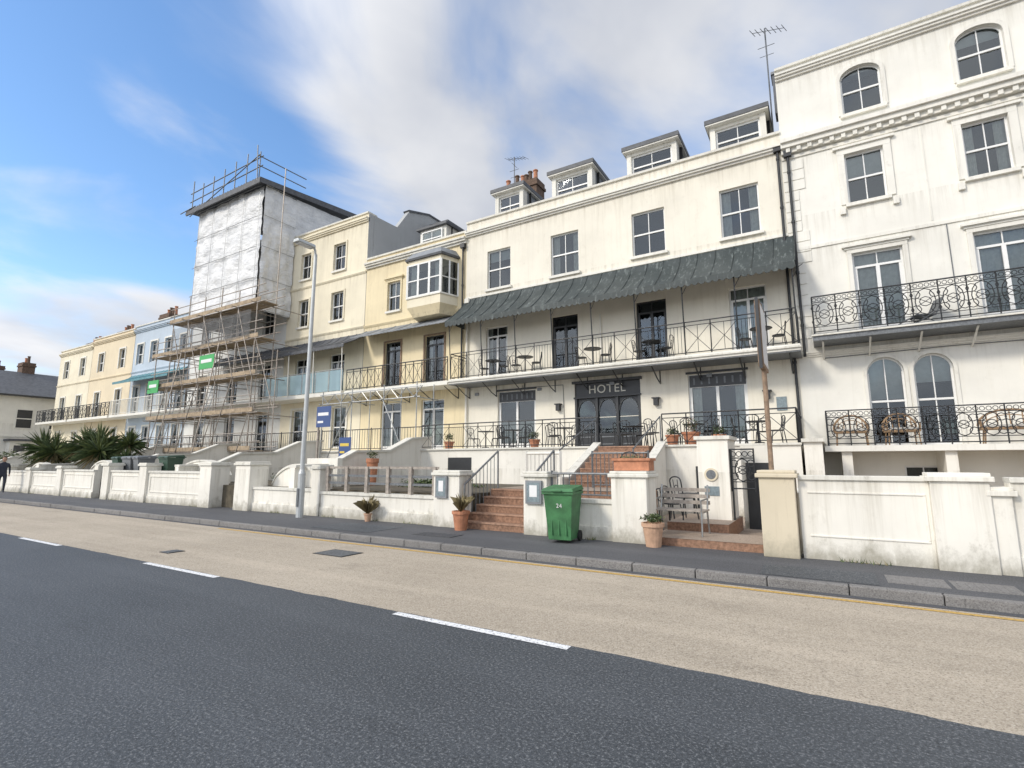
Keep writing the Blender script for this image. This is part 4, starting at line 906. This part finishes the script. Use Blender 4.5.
yucca("yucca_clump",[(-31.4,13,.8,2.5,1.0),(-30.7,12.6,.8,1.6,.9),(-31.8,12.4,.8,1.4,.9)])
for (x,y,z,rx,rz) in ((-33.2,13,1.3,1.4,.6),(-43,13,1.6,2.0,.9),(-49,13,1.7,2.2,1.0),(-58,12.5,1.6,3.0,1.0),(-28.6,13.5,1.3,.9,.6),(-24.5,13.5,1.1,1.3,.5),(-17.5,13,1.0,1.4,.35),(-10.5,13,.9,1.8,.3)):
    b=B(); leaves(b,(x,y,z),(rx,1.0,rz),1600,.07,["leaf","leaf","leaf_light"]); 
    for k in range(5): b.cyl((x+random.uniform(-.3,.3),y,.6),(x+random.uniform(-rx,rx)*.6,y+random.uniform(-.5,.5),z+rz*.4),.02,"leaf_dry",4)
    b.obj("garden_shrub")
b=B()
for _ in range(2600):
    x=random.uniform(-45,9); yb=9.95 if x<-8.2 else (9.84 if x<-7.4 else (9.76 if x<-3.6 else 9.62)); y=yb-abs(random.gauss(0,.04))
    if noise.noise(Vector((x*1.3,0,0)))<.08 or -7.4<x<-5.6 or -3<x<-.4: continue
    h=random.uniform(.02,.10); a=random.uniform(0,6.28); b.add([(x,y,.108),(x+.014,y,.108),(x+cos(a)*.05,y+sin(a)*.03,.108+h)],[(0,1,2)],random.choice(["leaf_light","leaf_dry","leaf"]))
b.obj("wall_base_weeds")

# ------------------------------------------------------------ pedestrian (far left)
def person(x,y,z,rz):
    e=empty("pedestrian",(x,y,z),rz)
    V=[((0,0,.93),.15),((0,0,1.15),.14),((0,0,1.38),.16),((0,0,1.5),.07),((0,-.01,1.56),.06),
       ((.19,0,1.42),.07),((.25,.08,1.15),.05),((.24,-.05,.92),.038),((-.19,0,1.42),.07),((-.25,-.08,1.15),.05),((-.24,-.12,.92),.038),
       ((.1,0,.88),.11),((.1,-.12,.5),.075),((.1,-.06,.1),.05),((.1,-.2,.05),.04),((-.1,0,.88),.11),((-.1,.08,.5),.075),((-.1,.28,.14),.05),((-.1,.16,.05),.04)]
    E=[(0,1),(1,2),(2,3),(3,4),(2,5),(5,6),(6,7),(2,8),(8,9),(9,10),(0,11),(11,12),(12,13),(13,14),(0,15),(15,16),(16,17),(17,18)]
    me=bpy.data.meshes.new("body"); me.from_pydata([v[0] for v in V],E,[]); o=bpy.data.objects.new("body",me); COL.objects.link(o); o.parent=e
    me.materials.append(MATS["cloth_dark"]); bpy.context.view_layer.objects.active=o
    o.modifiers.new("skin","SKIN")
    for i,v in enumerate(V):
        sv=me.skin_vertices[0].data[i]; sv.radius=(v[1],v[1]*.8); sv.use_root=(i==0)
    o.modifiers.new("sub","SUBSURF").levels=2
    b=B(); b.lathe((0,-.02,1.55),[(0,-.02),(.05,0),(.075,.08),(.085,.14),(.08,.2),(.05,.24),(0,.25)],"skin",14); b.cyl((0,-.1,1.67),(0,-.125,1.65),.015,"skin"); 
    for s in(-1,1): b.box(s*.08-.01,s*.08+.01,-.03,.0,1.65,1.71,"skin")
    h=b.obj("head",None,smooth=True); h.parent=e
    b=B(); b.lathe((0,.0,1.58),[(.08,.04),(.095,.12),(.09,.19),(.05,.235),(0,.245)],"hair",14); h=b.obj("hair",None,smooth=True); h.parent=e
    b=B()
    for s,yy in((1,-.06),(-1,-.13)):
        b.box(s*.24-.02,s*.24+.02,yy-.03,yy+.04,.84,.93,"skin")
        for k in range(4): b.cyl((s*.24,yy-.025+k*.02,.85),(s*.235,yy-.035+k*.02,.77+.008*abs(k-1.5)),.008,"skin",5)
        b.cyl((s*.22,yy-.03,.9),(s*.2,yy-.06,.84),.009,"skin",5)
    h=b.obj("hands",None); h.parent=e
try: person(-35.6,9.3,.108,1.4)
except Exception as ex: print("person",ex)

# ------------------------------------------------------------ world + sun
el=radians(34); sd=Vector((-.48,-.87,0)).normalized()*cos(el); sd.z=sin(el)
W=bpy.data.worlds.new("World"); SC.world=W; W.use_nodes=True; nt=W.node_tree; nt.nodes.clear()
out=N(nt,"ShaderNodeOutputWorld"); sky=N(nt,"ShaderNodeTexSky",sky_type="NISHITA"); sky.sun_disc=False; sky.sun_elevation=el; sky.sun_rotation=math.atan2(sd.x,sd.y); sky.dust_density=.4; sky.ozone_density=2.0
hs=N(nt,"ShaderNodeHueSaturation"); hs.inputs["Saturation"].default_value=1.12; hs.inputs["Value"].default_value=1.9; nt.links.new(sky.outputs[0],hs.inputs["Color"])
bg1=N(nt,"ShaderNodeBackground"); bg1.inputs[1].default_value=.14; nt.links.new(hs.outputs[0],bg1.inputs[0])
tc=N(nt,"ShaderNodeTexCoord"); nm=N(nt,"ShaderNodeVectorMath",operation="NORMALIZE"); nt.links.new(tc.outputs["Generated"],nm.inputs[0])
sp=N(nt,"ShaderNodeSeparateXYZ"); nt.links.new(nm.outputs[0],sp.inputs[0])
def MA(op,a,b_=None,c=None):
    n=N(nt,"ShaderNodeMath",operation=op)
    for i,v in enumerate((a,b_,c)):
        if v is None: continue
        if isinstance(v,(int,float)): n.inputs[i].default_value=v
        else: nt.links.new(v,n.inputs[i])
    return n.outputs[0]
def SM(src,a,b_,lo=0,hi=1):
    m=N(nt,"ShaderNodeMapRange",interpolation_type="SMOOTHSTEP"); nt.links.new(src,m.inputs[0]); m.inputs[1].default_value=a; m.inputs[2].default_value=b_; m.inputs[3].default_value=lo; m.inputs[4].default_value=hi; return m.outputs[0]
zz=MA("ADD",MA("MAXIMUM",sp.outputs[2],0),.22)
cb=N(nt,"ShaderNodeCombineXYZ"); nt.links.new(MA("DIVIDE",sp.outputs[0],zz),cb.inputs[0]); nt.links.new(MA("DIVIDE",sp.outputs[1],zz),cb.inputs[1])
def wn(scale,detail,off,dist=.4,sc=(1,1,1),rot=0):
    mp=N(nt,"ShaderNodeMapping"); mp.inputs["Location"].default_value=off; mp.inputs["Scale"].default_value=sc; mp.inputs["Rotation"].default_value=(0,0,rot); nt.links.new(cb.outputs[0],mp.inputs[0])
    n=N(nt,"ShaderNodeTexNoise"); n.inputs["Scale"].default_value=scale; n.inputs["Detail"].default_value=detail; n.inputs["Distortion"].default_value=dist; n.inputs["Roughness"].default_value=.5; nt.links.new(mp.outputs[0],n.inputs["Vector"]); return n.outputs[0]
n1=wn(2.3,6,(3,1,0),.4,(1,.7,1),.5); n2=wn(1.9,5,(8,4,0),.3,(1,.7,1),.5)
def DOT(v):
    d=N(nt,"ShaderNodeVectorMath",operation="DOT_PRODUCT"); nt.links.new(nm.outputs[0],d.inputs[0]); d.inputs[1].default_value=v; return d.outputs["Value"]
clear=MA("MULTIPLY",SM(DOT((-.853,.25,.458)),.92,.985),SM(sp.outputs[2],.19,.32))
cl=MA("SUBTRACT",MA("ADD",n1,.14),MA("MULTIPLY",clear,.30))
cov=SM(cl,.32,.68)
r=N(nt,"ShaderNodeValToRGB"); nt.links.new(n2,r.inputs[0]); e=r.color_ramp.elements; e[0].position=.34; e[0].color=(.53,.57,.66,1); e[1].position=.64; e[1].color=(.84,.85,.88,1)
bg2=N(nt,"ShaderNodeBackground"); nt.links.new(r.outputs[0],bg2.inputs[0]); nt.links.new(SM(DOT(tuple(sd)),.1,1,.98,2.2),bg2.inputs[1])
mx=N(nt,"ShaderNodeMixShader"); nt.links.new(cov,mx.inputs[0]); nt.links.new(bg1.outputs[0],mx.inputs[1]); nt.links.new(bg2.outputs[0],mx.inputs[2]); nt.links.new(mx.outputs[0],out.inputs[0])
s=bpy.data.lights.new("sun","SUN"); so=bpy.data.objects.new("sun",s); COL.objects.link(so); so.rotation_euler=sd.to_track_quat("Z","Y").to_euler(); so.location=sd*60; s.energy=2.15; s.angle=radians(10); s.color=(1,.92,.80)
# ------------------------------------------------------------ camera
f=515; cam=bpy.data.cameras.new("camera"); c=bpy.data.objects.new("camera",cam); COL.objects.link(c)
cam.sensor_width=36; cam.lens=36*f/1024; cam.clip_end=3000; cam.clip_start=.05; c.location=(0,0,1.6); c.rotation_euler=(pi/2+radians(8.7),0,radians(31.1)); SC.camera=c
SC.view_settings.view_transform="Standard"; SC.view_settings.look="None"; SC.view_settings.exposure=0
